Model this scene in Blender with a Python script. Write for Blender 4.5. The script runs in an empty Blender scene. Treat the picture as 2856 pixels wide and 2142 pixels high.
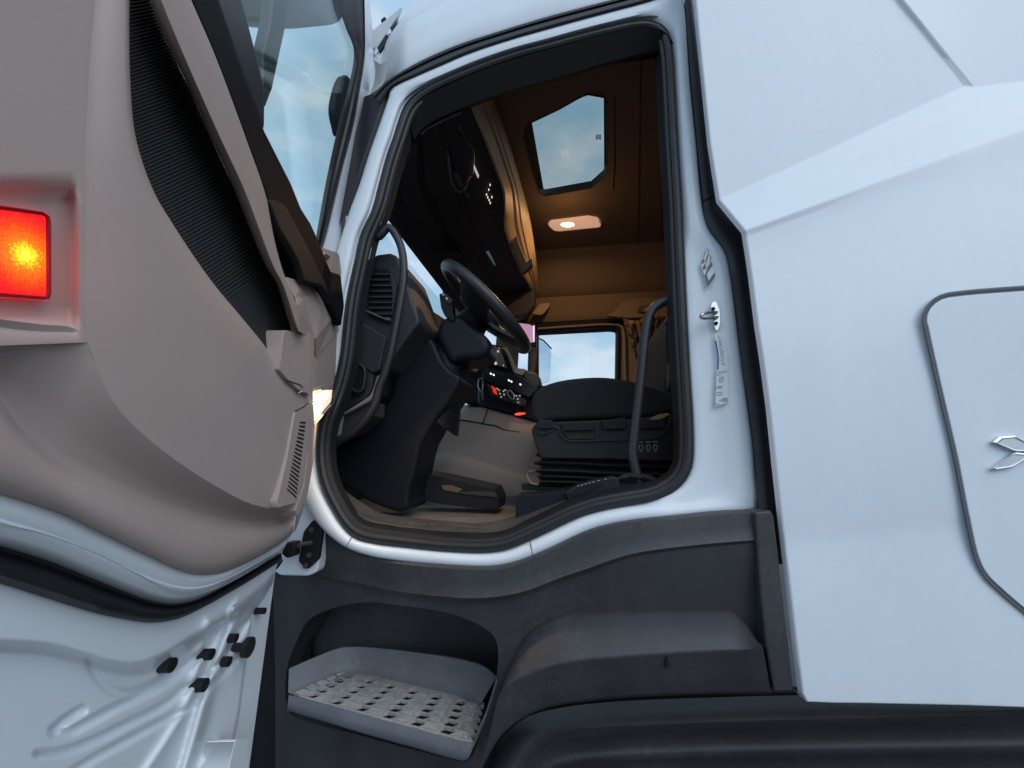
import bpy, bmesh, math, random
from mathutils import Vector, Matrix, noise as mnoise
random.seed(7)
sc = bpy.context.scene
rad = math.radians

# ------------------------------------------------------------------ camera
CAM = Vector((0.0, 0.0, 1.65))
FPX, IW, IH = 1072.0, 2856.0, 2142.0
PITCH, YAW = rad(10), rad(8)
cd = bpy.data.cameras.new('camera'); cam = bpy.data.objects.new('camera', cd); sc.collection.objects.link(cam)
cam.location = CAM; cam.rotation_euler = (math.pi/2 + PITCH, 0, YAW)
cd.sensor_fit = 'HORIZONTAL'; cd.sensor_width = 36; cd.lens = 36*FPX/IW
cd.clip_start = 0.02; cd.clip_end = 4000
sc.camera = cam

# ------------------------------------------------------------------ sky, sun, exposure
SUN_EL, SUN_AZ = 40, 138          # degrees; azimuth measured clockwise from +Y (into the truck)
wd = bpy.data.worlds.new('World'); sc.world = wd; wd.use_nodes = True
nt = wd.node_tree; N = nt.nodes; Lk = nt.links; N.clear()
out = N.new('ShaderNodeOutputWorld'); bg = N.new('ShaderNodeBackground'); bg.inputs['Strength'].default_value = 0.1
sky = N.new('ShaderNodeTexSky'); sky.sky_type = 'NISHITA'; sky.sun_disc = False
sky.sun_elevation = rad(SUN_EL); sky.sun_rotation = rad(SUN_AZ); sky.dust_density = 2.0
tc = N.new('ShaderNodeTexCoord'); mp = N.new('ShaderNodeMapping'); mp.inputs['Scale'].default_value = (1.0, 1.0, 2.4)
nz = N.new('ShaderNodeTexNoise'); nz.inputs['Scale'].default_value = 4.5; nz.inputs['Detail'].default_value = 7; nz.inputs['Roughness'].default_value = 0.56
cr_ = N.new('ShaderNodeValToRGB'); cr_.color_ramp.elements[0].position = 0.30; cr_.color_ramp.elements[1].position = 0.66
cr_.color_ramp.elements[0].color = (3.1, 5.9, 8.4, 1); cr_.color_ramp.elements[1].color = (7.3, 8.1, 9.2, 1); _e = cr_.color_ramp.elements.new(0.47); _e.color = (4.4, 6.3, 8.2, 1)
mx = N.new('ShaderNodeMix'); mx.data_type = 'RGBA'; mx.inputs[0].default_value = 0.82
Lk.new(tc.outputs['Generated'], mp.inputs['Vector']); Lk.new(mp.outputs['Vector'], nz.inputs['Vector']); Lk.new(nz.outputs['Fac'], cr_.inputs['Fac'])
Lk.new(sky.outputs['Color'], mx.inputs[6]); Lk.new(cr_.outputs['Color'], mx.inputs[7])
Lk.new(mx.outputs[2], bg.inputs['Color']); Lk.new(bg.outputs['Background'], out.inputs['Surface'])
sl = bpy.data.lights.new('sun', 'SUN'); so = bpy.data.objects.new('sun', sl); sc.collection.objects.link(so)
sl.energy = 1.05; sl.angle = rad(50); sl.color = (0.87, 0.95, 1.0)
_sd = Vector((math.sin(rad(SUN_AZ))*math.cos(rad(SUN_EL)), math.cos(rad(SUN_AZ))*math.cos(rad(SUN_EL)), math.sin(rad(SUN_EL))))
so.rotation_euler = (-_sd).to_track_quat('-Z', 'Y').to_euler()
vs = sc.view_settings; vs.view_transform = 'Standard'; vs.look = 'None'; vs.exposure = 0.22; vs.gamma = 1.0; vs.use_curve_mapping = False

# ------------------------------------------------------------------ projection helpers (photo pixel -> point on a real surface)
_r = Vector((math.cos(YAW), math.sin(YAW), 0)); _fh = Vector((-math.sin(YAW), math.cos(YAW), 0)); _z = Vector((0, 0, 1))
_f = _fh*math.cos(PITCH) + _z*math.sin(PITCH); _u = -_fh*math.sin(PITCH) + _z*math.cos(PITCH)
def ray(x, y): return _f + _r*((x-IW/2)/FPX) + _u*((IH/2-y)/FPX)
def PY(x, y, Y): d = ray(x, y); return CAM + d*(Y/d.y)
def PZ(x, y, z): d = ray(x, y); return CAM + d*(z/d.z)          # z relative to the camera
def PX(x, y, X): d = ray(x, y); return CAM + d*(X/d.x)
def plane(x, y, p, n): d = ray(x, y); return CAM + d*((p-CAM).dot(n)/d.dot(n))
TH = rad(80); HINGE = Vector((-0.80, 1.10, 0)); DD = Vector((math.cos(TH), -math.sin(TH), 0)); DN = Vector((math.sin(TH), math.cos(TH), 0))
def PD(x, y, w=0.0): return plane(x, y, HINGE + DN*w, DN)      # on the open door, w metres proud of its inner skin
def SY(z): return 1.10 + 0.075*max(0, z+0.2)
_sn = Vector((0, 1, -0.075)).normalized()
def PS(x, y, o=0.0): return plane(x, y, Vector((0, 1.10 + o, 1.65-0.2)), _sn)   # cab side, leaning in towards the roof

# ------------------------------------------------------------------ curve helpers
def cr(pts, n, closed=False):
    pts = [tuple(map(float, p)) for p in pts]; k = len(pts[0]); m = len(pts)
    def g(i): return pts[i % m] if closed else (pts[i] if 0 <= i < m else tuple(2*a-b for a, b in zip(pts[0], pts[1])) if i < 0 else tuple(2*a-b for a, b in zip(pts[-1], pts[-2])))
    dense = []
    for i in range(m if closed else m-1):
        p0, p1, p2, p3 = g(i-1), g(i), g(i+1), g(i+2)
        d = lambda a, b: max(1e-6, math.dist(a[:2], b[:2])**0.5)
        t0 = 0; t1 = t0+d(p0, p1); t2 = t1+d(p1, p2); t3 = t2+d(p2, p3)
        for j in range(12):
            t = t1+(t2-t1)*j/12
            q = []
            for c in range(k):
                A1 = (t1-t)/(t1-t0)*p0[c]+(t-t0)/(t1-t0)*p1[c]; A2 = (t2-t)/(t2-t1)*p1[c]+(t-t1)/(t2-t1)*p2[c]; A3 = (t3-t)/(t3-t2)*p2[c]+(t-t2)/(t3-t2)*p3[c]
                B1 = (t2-t)/(t2-t0)*A1+(t-t0)/(t2-t0)*A2; B2 = (t3-t)/(t3-t1)*A2+(t-t1)/(t3-t1)*A3
                q.append((t2-t)/(t2-t1)*B1+(t-t1)/(t2-t1)*B2)
            dense.append(tuple(q))
    if not closed: dense.append(pts[-1])
    return lin(dense, n, closed)
def lin(pts, n, closed=False):
    P = list(pts) + ([pts[0]] if closed else [])
    L = [0]
    for a, b in zip(P, P[1:]): L.append(L[-1]+math.dist(a[:2], b[:2]))
    res = []; j = 0
    for i in range(n):
        s = L[-1]*i/(n if closed else n-1)
        while j < len(P)-2 and L[j+1] < s: j += 1
        f = (s-L[j])/max(1e-9, L[j+1]-L[j])
        res.append(tuple(a+(b-a)*f for a, b in zip(P[j], P[j+1])))
    return res
def rnd(pts, r, seg=4):                                         # round the corners of a pixel polygon
    o = []; m = len(pts)
    for i in range(m):
        a, b, c = Vector(pts[i-1]), Vector(pts[i]), Vector(pts[(i+1) % m])
        u, v = (a-b), (c-b); lu, lv = u.length, v.length
        k = min(r, lu*0.45, lv*0.45); u.normalize(); v.normalize()
        p, q = b+u*k, b+v*k
        for s in range(seg+1):
            t = s/seg; o.append(tuple((p*(1-t)**2 + b*(2*t*(1-t)) + q*t*t)))
    return o
def lerp2(A, B, t): return [tuple(a+(b-a)*t for a, b in zip(p, q)) for p, q in zip(A, B)]

# ------------------------------------------------------------------ materials (procedural)
MATS = {}
def mat(name, col, rough=0.5, metal=0.0, coat=0.0, bump=0.0, bscale=400, var=0.0, vscale=6, emit=None, es=0, spec=0.5, stretch=None, dust=0.0, dscale=70, dcol=(0.16, 0.15, 0.14)):
    if name in MATS: return MATS[name]
    m = bpy.data.materials.new(name); m.use_nodes = True; t = m.node_tree; b = t.nodes['Principled BSDF']
    b.inputs['Base Color'].default_value = (*col, 1); b.inputs['Roughness'].default_value = rough; b.inputs['Metallic'].default_value = metal
    b.inputs['Coat Weight'].default_value = coat; b.inputs['Coat Roughness'].default_value = 0.08; b.inputs['Specular IOR Level'].default_value = spec
    co = t.nodes.new('ShaderNodeTexCoord')
    if bump:
        n = t.nodes.new('ShaderNodeTexNoise'); n.inputs['Scale'].default_value = bscale; n.inputs['Detail'].default_value = 3
        bn = t.nodes.new('ShaderNodeBump'); bn.inputs['Strength'].default_value = bump; bn.inputs['Distance'].default_value = 0.002
        t.links.new(co.outputs['Object'], n.inputs['Vector']); t.links.new(n.outputs['Fac'], bn.inputs['Height']); t.links.new(bn.outputs['Normal'], b.inputs['Normal'])
    if var:
        n = t.nodes.new('ShaderNodeTexNoise'); n.inputs['Scale'].default_value = vscale; n.inputs['Detail'].default_value = 8; n.inputs['Roughness'].default_value = 0.62
        vsrc = co.outputs['Object']
        if stretch:
            mpn = t.nodes.new('ShaderNodeMapping'); mpn.inputs['Scale'].default_value = stretch; t.links.new(co.outputs['Object'], mpn.inputs['Vector']); vsrc = mpn.outputs['Vector']
        rp = t.nodes.new('ShaderNodeValToRGB'); rp.color_ramp.elements[0].position = 0.3; rp.color_ramp.elements[1].position = 0.72
        rp.color_ramp.elements[0].color = (*[c*(1-var) for c in col], 1); rp.color_ramp.elements[1].color = (*[min(1, c*(1+var)) for c in col], 1)
        t.links.new(vsrc, n.inputs['Vector']); t.links.new(n.outputs['Fac'], rp.inputs['Fac']); t.links.new(rp.outputs['Color'], b.inputs['Base Color'])
        mr = t.nodes.new('ShaderNodeMapRange'); mr.inputs['To Min'].default_value = max(0.03, rough-0.09); mr.inputs['To Max'].default_value = min(1, rough+0.09)
        t.links.new(n.outputs['Fac'], mr.inputs['Value']); t.links.new(mr.outputs['Result'], b.inputs['Roughness'])
    if dust:
        dn_ = t.nodes.new('ShaderNodeTexNoise'); dn_.inputs['Scale'].default_value = dscale; dn_.inputs['Detail'].default_value = 6; dn_.inputs['Roughness'].default_value = 0.7
        dl = t.nodes.new('ShaderNodeTexNoise'); dl.inputs['Scale'].default_value = 4; dl.inputs['Detail'].default_value = 4
        dm = t.nodes.new('ShaderNodeMath'); dm.operation = 'MULTIPLY'; dr = t.nodes.new('ShaderNodeMapRange'); dr.inputs['From Min'].default_value = 0.24; dr.inputs['From Max'].default_value = 0.42; dr.inputs['To Max'].default_value = dust
        mxr = t.nodes.new('ShaderNodeMix'); mxr.data_type = 'RGBA'; mxr.inputs[7].default_value = (*dcol, 1)
        t.links.new(co.outputs['Object'], dn_.inputs['Vector']); t.links.new(co.outputs['Object'], dl.inputs['Vector']); t.links.new(dn_.outputs['Fac'], dm.inputs[0]); t.links.new(dl.outputs['Fac'], dm.inputs[1])
        t.links.new(dm.outputs[0], dr.inputs['Value']); t.links.new(dr.outputs['Result'], mxr.inputs[0])
        lk_ = b.inputs['Base Color'].links
        if lk_: t.links.new(lk_[0].from_socket, mxr.inputs[6])
        else: mxr.inputs[6].default_value = (*col, 1)
        t.links.new(mxr.outputs[2], b.inputs['Base Color'])
    if emit: b.inputs['Emission Color'].default_value = (*emit, 1); b.inputs['Emission Strength'].default_value = es
    MATS[name] = m; return m
def glass(name, tint, refl=1.0):
    m = bpy.data.materials.new(name); m.use_nodes = True; t = m.node_tree; t.nodes.clear()
    o = t.nodes.new('ShaderNodeOutputMaterial'); mi = t.nodes.new('ShaderNodeMixShader'); tr = t.nodes.new('ShaderNodeBsdfTransparent'); gl = t.nodes.new('ShaderNodeBsdfGlossy')
    tr.inputs['Color'].default_value = (*tint, 1); gl.inputs['Roughness'].default_value = 0.02
    fr = t.nodes.new('ShaderNodeLayerWeight'); fr.inputs['Blend'].default_value = 0.5; pw = t.nodes.new('ShaderNodeMath'); pw.operation = 'POWER'; pw.inputs[1].default_value = 4.5; t.links.new(fr.outputs['Facing'], pw.inputs[0]); pa = t.nodes.new('ShaderNodeMath'); pa.operation = 'MULTIPLY_ADD'; pa.inputs[1].default_value = 0.9; pa.inputs[2].default_value = 0.03; t.links.new(pw.outputs[0], pa.inputs[0])
    mu = t.nodes.new('ShaderNodeMath'); mu.operation = 'MULTIPLY'; mu.inputs[1].default_value = refl
    t.links.new(pa.outputs[0], mu.inputs[0]); t.links.new(mu.outputs['Value'], mi.inputs['Fac'])
    t.links.new(tr.outputs['BSDF'], mi.inputs[1]); t.links.new(gl.outputs['BSDF'], mi.inputs[2]); t.links.new(mi.outputs['Shader'], o.inputs['Surface'])
    MATS[name] = m; return m
WHITE = mat('white_paint', (0.755, 0.795, 0.85), 0.36, coat=0.12, var=0.03, vscale=7, spec=0.35, stretch=(1, 1, .22), dust=.07, dscale=40, dcol=(.45, .45, .45))
DOORWHITE = mat('white_door_paint', (0.775, 0.81, 0.855), 0.34, coat=0.3, var=0.03, vscale=6)
DARK = mat('dark_grey_plastic', (0.042, 0.041, 0.046), 0.46, bump=0.4, bscale=700, var=0.22, vscale=7, stretch=(1, 1, .4), dust=.2)
STEPG = mat('step_grey_plastic', (0.155, 0.165, 0.185), 0.6, bump=0.25, bscale=700, var=0.14, vscale=9, dust=.5, dscale=110, dcol=(.07, .068, .066))
BLACKP = mat('black_plastic', (0.013, 0.013, 0.015), 0.5, bump=0.2, bscale=800, var=0.1, spec=0.3)
FENDER = mat('fender_plastic', (0.055, 0.056, 0.062), 0.5, bump=0.3, bscale=600, var=0.2, vscale=6, dust=.4)
RUBBER = mat('black_rubber', (0.013, 0.013, 0.016), 0.55, var=0.15, vscale=20)
TRIM = mat('strip_trim', (0.020, 0.019, 0.024), 0.5, bump=0.2, bscale=900)
TAUPE = mat('taupe_plastic', (0.45, 0.35, 0.318), 0.6, bump=0.16, bscale=900, var=0.03, vscale=5)
TAUPE2 = mat('taupe_beam', (0.41, 0.315, 0.285), 0.58, bump=0.16, bscale=900)
BEIGE = mat('beige_plastic', (0.42, 0.335, 0.25), 0.58, bump=0.25, bscale=600, var=0.03)
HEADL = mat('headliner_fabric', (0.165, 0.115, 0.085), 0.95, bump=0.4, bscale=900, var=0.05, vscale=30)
TUNNEL = mat('tunnel_plastic', (0.27, 0.215, 0.185), 0.6, bump=0.3, bscale=500, var=0.03)
FLOORM = mat('floor_mat', (0.20, 0.16, 0.13), 0.75, bump=0.5, bscale=300, var=0.2, vscale=9)
DASH = mat('dash_plastic', (0.030, 0.032, 0.038), 0.55, bump=0.25, bscale=800)
DASH2 = mat('dash_dark', (0.009, 0.010, 0.015), 0.5, bump=0.25, bscale=800, spec=0.25)
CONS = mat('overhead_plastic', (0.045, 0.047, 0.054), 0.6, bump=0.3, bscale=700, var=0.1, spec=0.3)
FABRIC = mat('seat_fabric', (0.010, 0.010, 0.013), 0.95, bump=0.5, bscale=1200, var=0.15, vscale=60)
MESHF = mat('mesh_fabric', (0.022, 0.022, 0.024), 0.85)
WHEELM = mat('wheel_leather', (0.024, 0.025, 0.028), 0.42, bump=0.2, bscale=700)
CHROME = mat('chrome', (0.62, 0.64, 0.68), 0.16, metal=1.0)
SILVER = mat('satin_silver', (0.72, 0.74, 0.79), 0.34, metal=0.75)
STEEL = mat('steel', (0.45, 0.45, 0.44), 0.3, metal=1.0, var=0.15, vscale=60)
SCREEN = mat('screen_face', (0.12, 0.11, 0.10), 0.35)
WPRINT = mat('white_print', (0.75, 0.75, 0.75), 0.5)
DPRINT = mat('dark_print', (0.10, 0.11, 0.14), 0.5)
BPRINT = mat('blue_print', (0.03, 0.06, 0.30), 0.5)
CURT = mat('curtain_fabric', (0.20, 0.15, 0.10), 0.95, bump=0.3, bscale=900)
GLASS = glass('window_glass', (0.93, 0.97, 0.97))
DGLASS = glass('door_glass', (0.90, 0.965, 0.95))
RGLASS = glass('roof_glass', (0.66, 0.70, 0.68), 0.05)
LEDW = mat('led_white', (0.9, 0.9, 0.85), 0.4, emit=(1, 0.95, 0.8), es=1.2)
LEDR = mat('red_button', (0.6, 0.02, 0.02), 0.4, emit=(1, 0.03, 0.03), es=0.55)
LEDG = mat('red_glow', (0.6, 0.02, 0.01), 0.4, emit=(1, 0.06, 0.02), es=1.6)

# ------------------------------------------------------------------ object helpers
def link(o, parent=None):
    sc.collection.objects.link(o)
    if parent is not None:
        o.parent = parent; o.matrix_parent_inverse = WM[parent.name].inverted() if parent.name in WM else Matrix()
    return o
WM = {}
def empty(name, loc, label, cat):
    o = bpy.data.objects.new(name, None); sc.collection.objects.link(o); o.location = loc; o.empty_display_size = 0.1
    WM[o.name] = Matrix.Translation(loc); o['label'] = label; o['category'] = cat; return o
def obj(name, verts, faces, m, parent=None, smooth=True, ang=35, bevel=0, seg=2, solid=0, soff=-1, sub=0):
    me = bpy.data.meshes.new(name); me.from_pydata([tuple(v) for v in verts], [], faces); me.update()
    bm = bmesh.new(); bm.from_mesh(me); bmesh.ops.remove_doubles(bm, verts=bm.verts, dist=1e-5)
    bmesh.ops.recalc_face_normals(bm, faces=bm.faces); bm.to_mesh(me); bm.free()
    me.materials.append(m)
    if smooth:
        me.polygons.foreach_set('use_smooth', [True]*len(me.polygons)); me.set_sharp_from_angle(angle=rad(ang))
    o = bpy.data.objects.new(name, me)
    if solid: s = o.modifiers.new('solid', 'SOLIDIFY'); s.thickness = solid; s.offset = soff
    if bevel:
        b = o.modifiers.new('bevel', 'BEVEL'); b.width = bevel; b.segments = seg; b.limit_method = 'ANGLE'; b.angle_limit = rad(ang); b.harden_normals = smooth
    if sub: s = o.modifiers.new('sub', 'SUBSURF'); s.levels = sub; s.render_levels = sub
    return link(o, parent)
def loft(name, rows, m, parent=None, closed=False, **k):           # rows: lists of equal-length 3-D polylines
    n = len(rows[0]); V = [p for r in rows for p in r]; F = []
    for i in range(len(rows)-1):
        for j in range(n if closed else n-1):
            a, b = i*n+j, i*n+(j+1) % n; F.append((a, b, b+n, a+n))
    return obj(name, V, F, m, parent, **k)
def slab(name, pts3, ext, m, parent=None, bevel=0.003, **k):       # polygon + extrusion vector -> solid with bevelled edges
    n = len(pts3); ext = Vector(ext); V = list(pts3)+[p+ext for p in pts3]
    F = [tuple(range(n)), tuple(range(2*n-1, n-1, -1))]+[(i, i+n, (i+1) % n+n, (i+1) % n) for i in range(n)]
    return obj(name, V, F, m, parent, bevel=bevel, **k)
def holed(name, outer, holes, ext, m, parent=None, bevel=0.0, **k):  # sheet with holes, given thickness
    bm = bmesh.new(); ext = Vector(ext)
    loops = [outer]+holes; es = []
    for lp in loops:
        vs_ = [bm.verts.new(p) for p in lp]
        es += [bm.edges.new((vs_[i], vs_[(i+1) % len(vs_)])) for i in range(len(vs_))]
    bmesh.ops.triangle_fill(bm, use_beauty=True, use_dissolve=False, edges=es)
    bm.verts.index_update()
    V = [v.co.copy() for v in bm.verts]; F = [tuple(v.index for v in f.verts) for f in bm.faces]
    bm.free(); n = len(V); F2 = [tuple(i+n for i in reversed(f)) for f in F]; S = []; b = 0
    for lp in loops:
        L = len(lp); S += [(b+i, b+(i+1) % L, b+(i+1) % L+n, b+i+n) for i in range(L)]; b += L
    return obj(name, V+[v+ext for v in V], F+F2+S, m, parent, bevel=bevel, **k)
def frames(path, closed=False):
    n = len(path); T = []
    for i in range(n):
        a = path[i-1] if (closed or i > 0) else path[i]; b = path[(i+1) % n] if (closed or i < n-1) else path[i]
        T.append((b-a).normalized())
    return T
def sweep(name, path, prof, upv, m, parent=None, closed=False, cap=True, **k):  # profile (a,b): a along side, b along up vector
    T = frames(path, closed); rows = []
    for p, t in zip(path, T):
        up = (upv - t*upv.dot(t)).normalized(); sd = t.cross(up)
        rows.append([p + sd*a + up*b for a, b in prof])
    n = len(prof); V = [v for r in rows for v in r]; F = []; R = len(rows)
    for i in range(R if closed else R-1):
        for j in range(n):
            a = i*n+j; b = i*n+(j+1) % n; c = ((i+1) % R)*n; F.append((a, b, c+(j+1) % n, c+j))
    if cap and not closed: F += [tuple(range(n))[::-1], tuple((R-1)*n+j for j in range(n))]
    return obj(name, V, F, m, parent, **k)
def circ(r, n=10, sx=1.0): return [(r*sx*math.cos(2*math.pi*i/n), r*math.sin(2*math.pi*i/n)) for i in range(n)]
def tube(name, path, r, m, parent=None, n=10, closed=False, **k):
    T = frames(path, closed); up = Vector((0.13, 0.21, 0.97)); rows = []
    for p, t in zip(path, T):
        up = (up - t*up.dot(t)).normalized(); s = t.cross(up); rr = r if not callable(r) else r(len(rows)/max(1, len(path)-1))
        rows.append([p+s*(rr*math.cos(2*math.pi*i/n))+up*(rr*math.sin(2*math.pi*i/n)) for i in range(n)])
    V = [v for q in rows for v in q]; F = []; R = len(rows)
    for i in range(R if closed else R-1):
        for j in range(n):
            a = i*n+j; b = i*n+(j+1) % n; c = ((i+1) % R)*n; F.append((a, b, c+(j+1) % n, c+j))
    if not closed: F += [tuple(range(n))[::-1], tuple((R-1)*n+j for j in range(n))]
    return obj(name, V, F, m, parent, **k)
def box(name, c, h, m, parent=None, rot=None, bevel=0.003, **k):
    V = [Vector((x*h[0], y*h[1], z*h[2])) for x in (-1, 1) for y in (-1, 1) for z in (-1, 1)]
    if rot is not None: V = [rot @ v for v in V]
    V = [v+Vector(c) for v in V]
    F = [(0, 1, 3, 2), (4, 6, 7, 5), (0, 4, 5, 1), (2, 3, 7, 6), (0, 2, 6, 4), (1, 5, 7, 3)]
    return obj(name, V, F, m, parent, bevel=bevel, **k)
def pts(lst, proj, *a): return [proj(p[0], p[1], *(a if len(p) < 3 else (p[2],))) for p in lst]
YV = Vector((0, 1, 0))

# ================================================================== ground
gm = mat('asphalt', (0.055, 0.055, 0.058), 0.9, bump=0.6, bscale=60, var=0.25, vscale=2)
G = obj('ground', [(-600, -600, 0), (600, -600, 0), (600, 600, 0), (-600, 600, 0)], [(0, 1, 2, 3)], gm, smooth=False); G['kind'] = 'structure'

TRUCK = empty('truck', (0, 2.3, 0), 'white truck cab with its driver door open and warm cabin lamps lit', 'truck')
T = TRUCK
def sub(o): WM[o.name] = Matrix(); return o     # meshes are in world coordinates: identity

# ================================================================== cab shell: door frame
PAIR = [  # (seal edge, outer white edge), clockwise from the lower front corner
 ((885, 1267), (800, 1290)), ((891, 1321), (812, 1345)), ((904, 1367), (848, 1400)), ((929, 1416), (880, 1452)), ((955, 1460), (915, 1490)),
 ((990, 1497), (965, 1527)), ((1048, 1512), (1030, 1550)), ((1126, 1521), (1115, 1565)), ((1242, 1533), (1240, 1577)), ((1358, 1537), (1362, 1582)), ((1416, 1529), (1425, 1572)),
 ((1454, 1513), (1470, 1558)), ((1508, 1489), (1530, 1533)), ((1563, 1462), (1590, 1505)), ((1617, 1437), (1644, 1481)), ((1671, 1421), (1698, 1465)), ((1725, 1410), (1760, 1454)),
 ((1780, 1402), (1830, 1446)), ((1834, 1390), (1930, 1436)), ((1875, 1371), (2020, 1428)), ((1908, 1340), (2114, 1420)), ((1926, 1302), (2108, 1330)), ((1930, 1258), (2102, 1252)),
 ((1929, 1180), (2091, 1165)), ((1921, 1044), (2073, 1040)), ((1915, 930), (2057, 920)), ((1909, 800), (2040, 785)), ((1906, 723), (2023, 705)), ((1903, 650), (1978, 642)),
 ((1901, 588), (1960, 585)), ((1890, 407), (1942, 407)), ((1881, 226), (1924, 226)), ((1876, 150), (1917, 120)), ((1865, 95), (1909, 20)), ((1835, 66), (1890, -22)),
 ((1786, 61), (1804, 5)), ((1714, 75), (1714, 29)), ((1623, 97), (1600, 60)), ((1533, 122), (1500, 88)), ((1443, 145), (1410, 114)), ((1352, 176), (1307, 149)), ((1262, 212), (1215, 189)),
 ((1194, 244), (1150, 216)), ((1158, 267), (1094, 243)), ((1131, 294), (1083, 275)), ((1117, 326), (1071, 312)), ((1099, 384), (1050, 372)), ((1081, 434), (1030, 428)), ((1058, 520), (1003, 514)),
 ((1040, 588), (976, 586)), ((1008, 654), (956, 650)), ((993, 722), (935, 722)), ((968, 844), (900, 846)), ((949, 1007), (872, 1010)), ((925, 1100), (848, 1105)), ((895, 1175), (818, 1190))]
NP = 220
inn = cr([p for p, q in PAIR], NP, True)
# matching outer samples: interpolate on pair index
def pairsample():
    A = [p+q for p, q in PAIR]; return cr(A, NP, True)
PS4 = pairsample(); inn = [(a[0], a[1]) for a in PS4]; outr = [(a[2], a[3]) for a in PS4]
PA = ((-0.10, 0.075), (0.0, 0.045), (0.07, 0.030), (0.16, 0.026), (0.26, 0.010), (0.40, 0.003), (0.62, 0.0), (0.86, 0.001), (0.97, 0.006), (1.0, 0.016), (1.02, 0.05))
PB = ((-0.04, 0.075), (0.0, 0.040), (0.03, 0.022), (0.08, 0.016), (0.20, 0.0145), (0.42, 0.0135), (0.55, 0.011), (0.64, 0.002), (0.90, 0.0), (0.985, 0.006), (1.0, 0.03))
rows = []
for (ta, oa), (tb, ob) in zip(PA, PB):
    r = []
    for p, q in zip(inn, outr):
        k = max(0, min(1, (math.dist(p, q)-70)/50)); t = ta+(tb-ta)*k; o = oa+(ob-oa)*k
        r.append(PS(p[0]+(q[0]-p[0])*t, p[1]+(q[1]-p[1])*t, o))
    rows.append(r)
frame = sub(loft('door_frame', rows, WHITE, T, closed=True, ang=60))
# rubber seal: three lips swept round the aperture
def inset(k): return [tuple(a+(b-a)*(-k) for a, b in zip(p, q)) for p, q in zip(inn, outr)]
def seal_off(px):      # offset the aperture path inwards by px
    n = len(inn); o = []
    for i in range(n):
        a, b = Vector(inn[i-1]), Vector(inn[(i+1) % n]); d = (b-a).normalized(); nn = Vector((-d.y, d.x))
        c = Vector(inn[i]); m_ = Vector((1420, 800))
        if nn.dot(m_-c) < 0: nn = -nn
        o.append(tuple(c+nn*px))
    for _ in range(3): o = [tuple((Vector(o[i-1])+2*Vector(o[i])+Vector(o[(i+1) % n]))/4) for i in range(n)]
    return o
seal = sub(sweep('door_seal', pts(seal_off(11), PS, 0.028), circ(0.015, 10), YV, RUBBER, T, closed=True))
sweep('seal_lip', pts(seal_off(27), PS, 0.034), circ(0.010, 8), YV, RUBBER, seal, closed=True)
o3 = seal_off(36); o4 = seal_off(52)
loft('seal_trim', [pts(o3, PS, 0.05), pts(o4, PS, 0.075), pts(o4, PS, 0.13)], BLACKP, seal, closed=True)
# sill joint lines
for a, b in (((1478, 1507), (1486, 1552)), ((980, 1500), (966, 1524))):
    tube('panel_joint', [PS(a[0]+(b[0]-a[0])*t, a[1]+(b[1]-a[1])*t, -0.0005+0.012*abs(t-0.6)*0.8) for t in (0, .25, .5, .75, 1)], 0.0012, RUBBER, frame, n=5)
# striker and stickers on the rear pillar
STR = lambda x, y, o=-0.004: PS(x, y, o)
def zp(x, y): return (1920+x*0.3012, 660+y*0.3012)
st = sub(slab('striker_plate', pts(rnd([zp(*p) for p in ((205, 640), (225, 600), (260, 598), (292, 680), (298, 790), (285, 850), (262, 878), (245, 850), (215, 690))], 5), STR), (0, 0.006, 0), STEEL, T, bevel=0.001))
for c in ((230, 668), (256, 802)):
    tube('screw', [STR(*zp(*c), -0.008), STR(*zp(*c), -0.002)], 0.0055, BLACKP, st, n=10)
pth = [zp(*p)+(d,) for p, d in (((262, 700), -0.006), ((210, 700), -0.03), ((150, 712), -0.048), ((118, 728), -0.054), ((116, 750), -0.052), ((150, 758), -0.045), ((220, 752), -0.028), ((268, 745), -0.006))]
tube('striker_loop', [PS(p[0], p[1], p[2]) for p in cr(pth, 24)], 0.0042, STEEL, st, n=10)
def sticker(name, poly, m, o=-0.0025): return slab(name, pts([zp(*p) for p in poly], PS, o), (0, 0.0006, 0), m, T, bevel=0)
LABELM = mat('label_film', (0.70, 0.72, 0.74), 0.4)
s1 = sub(sticker('sticker', ((112, 240), (172, 100), (195, 170), (250, 345), (178, 470), (145, 350)), LABELM, -0.002))
def mark(par, poly, m): slab('print_mark', pts([zp(*p) for p in poly], PS, -0.0032), (0, 0.0005, 0), m, par, bevel=0)
for poly in (((118, 240), (135, 200), (150, 225), (130, 255)), ((132, 285), (150, 250), (165, 285), (145, 310)), ((160, 330), (215, 230), (224, 262), (168, 348)),
             ((168, 440), (240, 330), (246, 362), (180, 466)), ((150, 350), (168, 338), (190, 420), (174, 455))): mark(s1, poly, DPRINT)
for path in (((140, 195), (165, 120), (180, 108), (188, 130), (180, 165), (150, 235)), ((160, 260), (185, 175), (200, 170), (207, 200), (190, 260), (165, 300))):
    tube('print_line', pts(cr([zp(*p) for p in path], 12), PS, -0.0034), 0.0008, DPRINT, s1, n=4)
s2 = sub(sticker('sticker', ((240, 905), (275, 890), (330, 950), (372, 1100), (368, 1250), (370, 1540), (250, 1570), (262, 1250), (285, 1150)), LABELM, -0.002))
slab('print_bar', pts(lin([zp(*p) for p in ((243, 960), (258, 960), (275, 1050), (284, 1130), (280, 1235), (267, 1235), (270, 1130), (262, 1050))], 24, True), PS, -0.0032), (0, 0.0005, 0), BPRINT, s2, bevel=0)
rr = random.Random(3)
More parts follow.
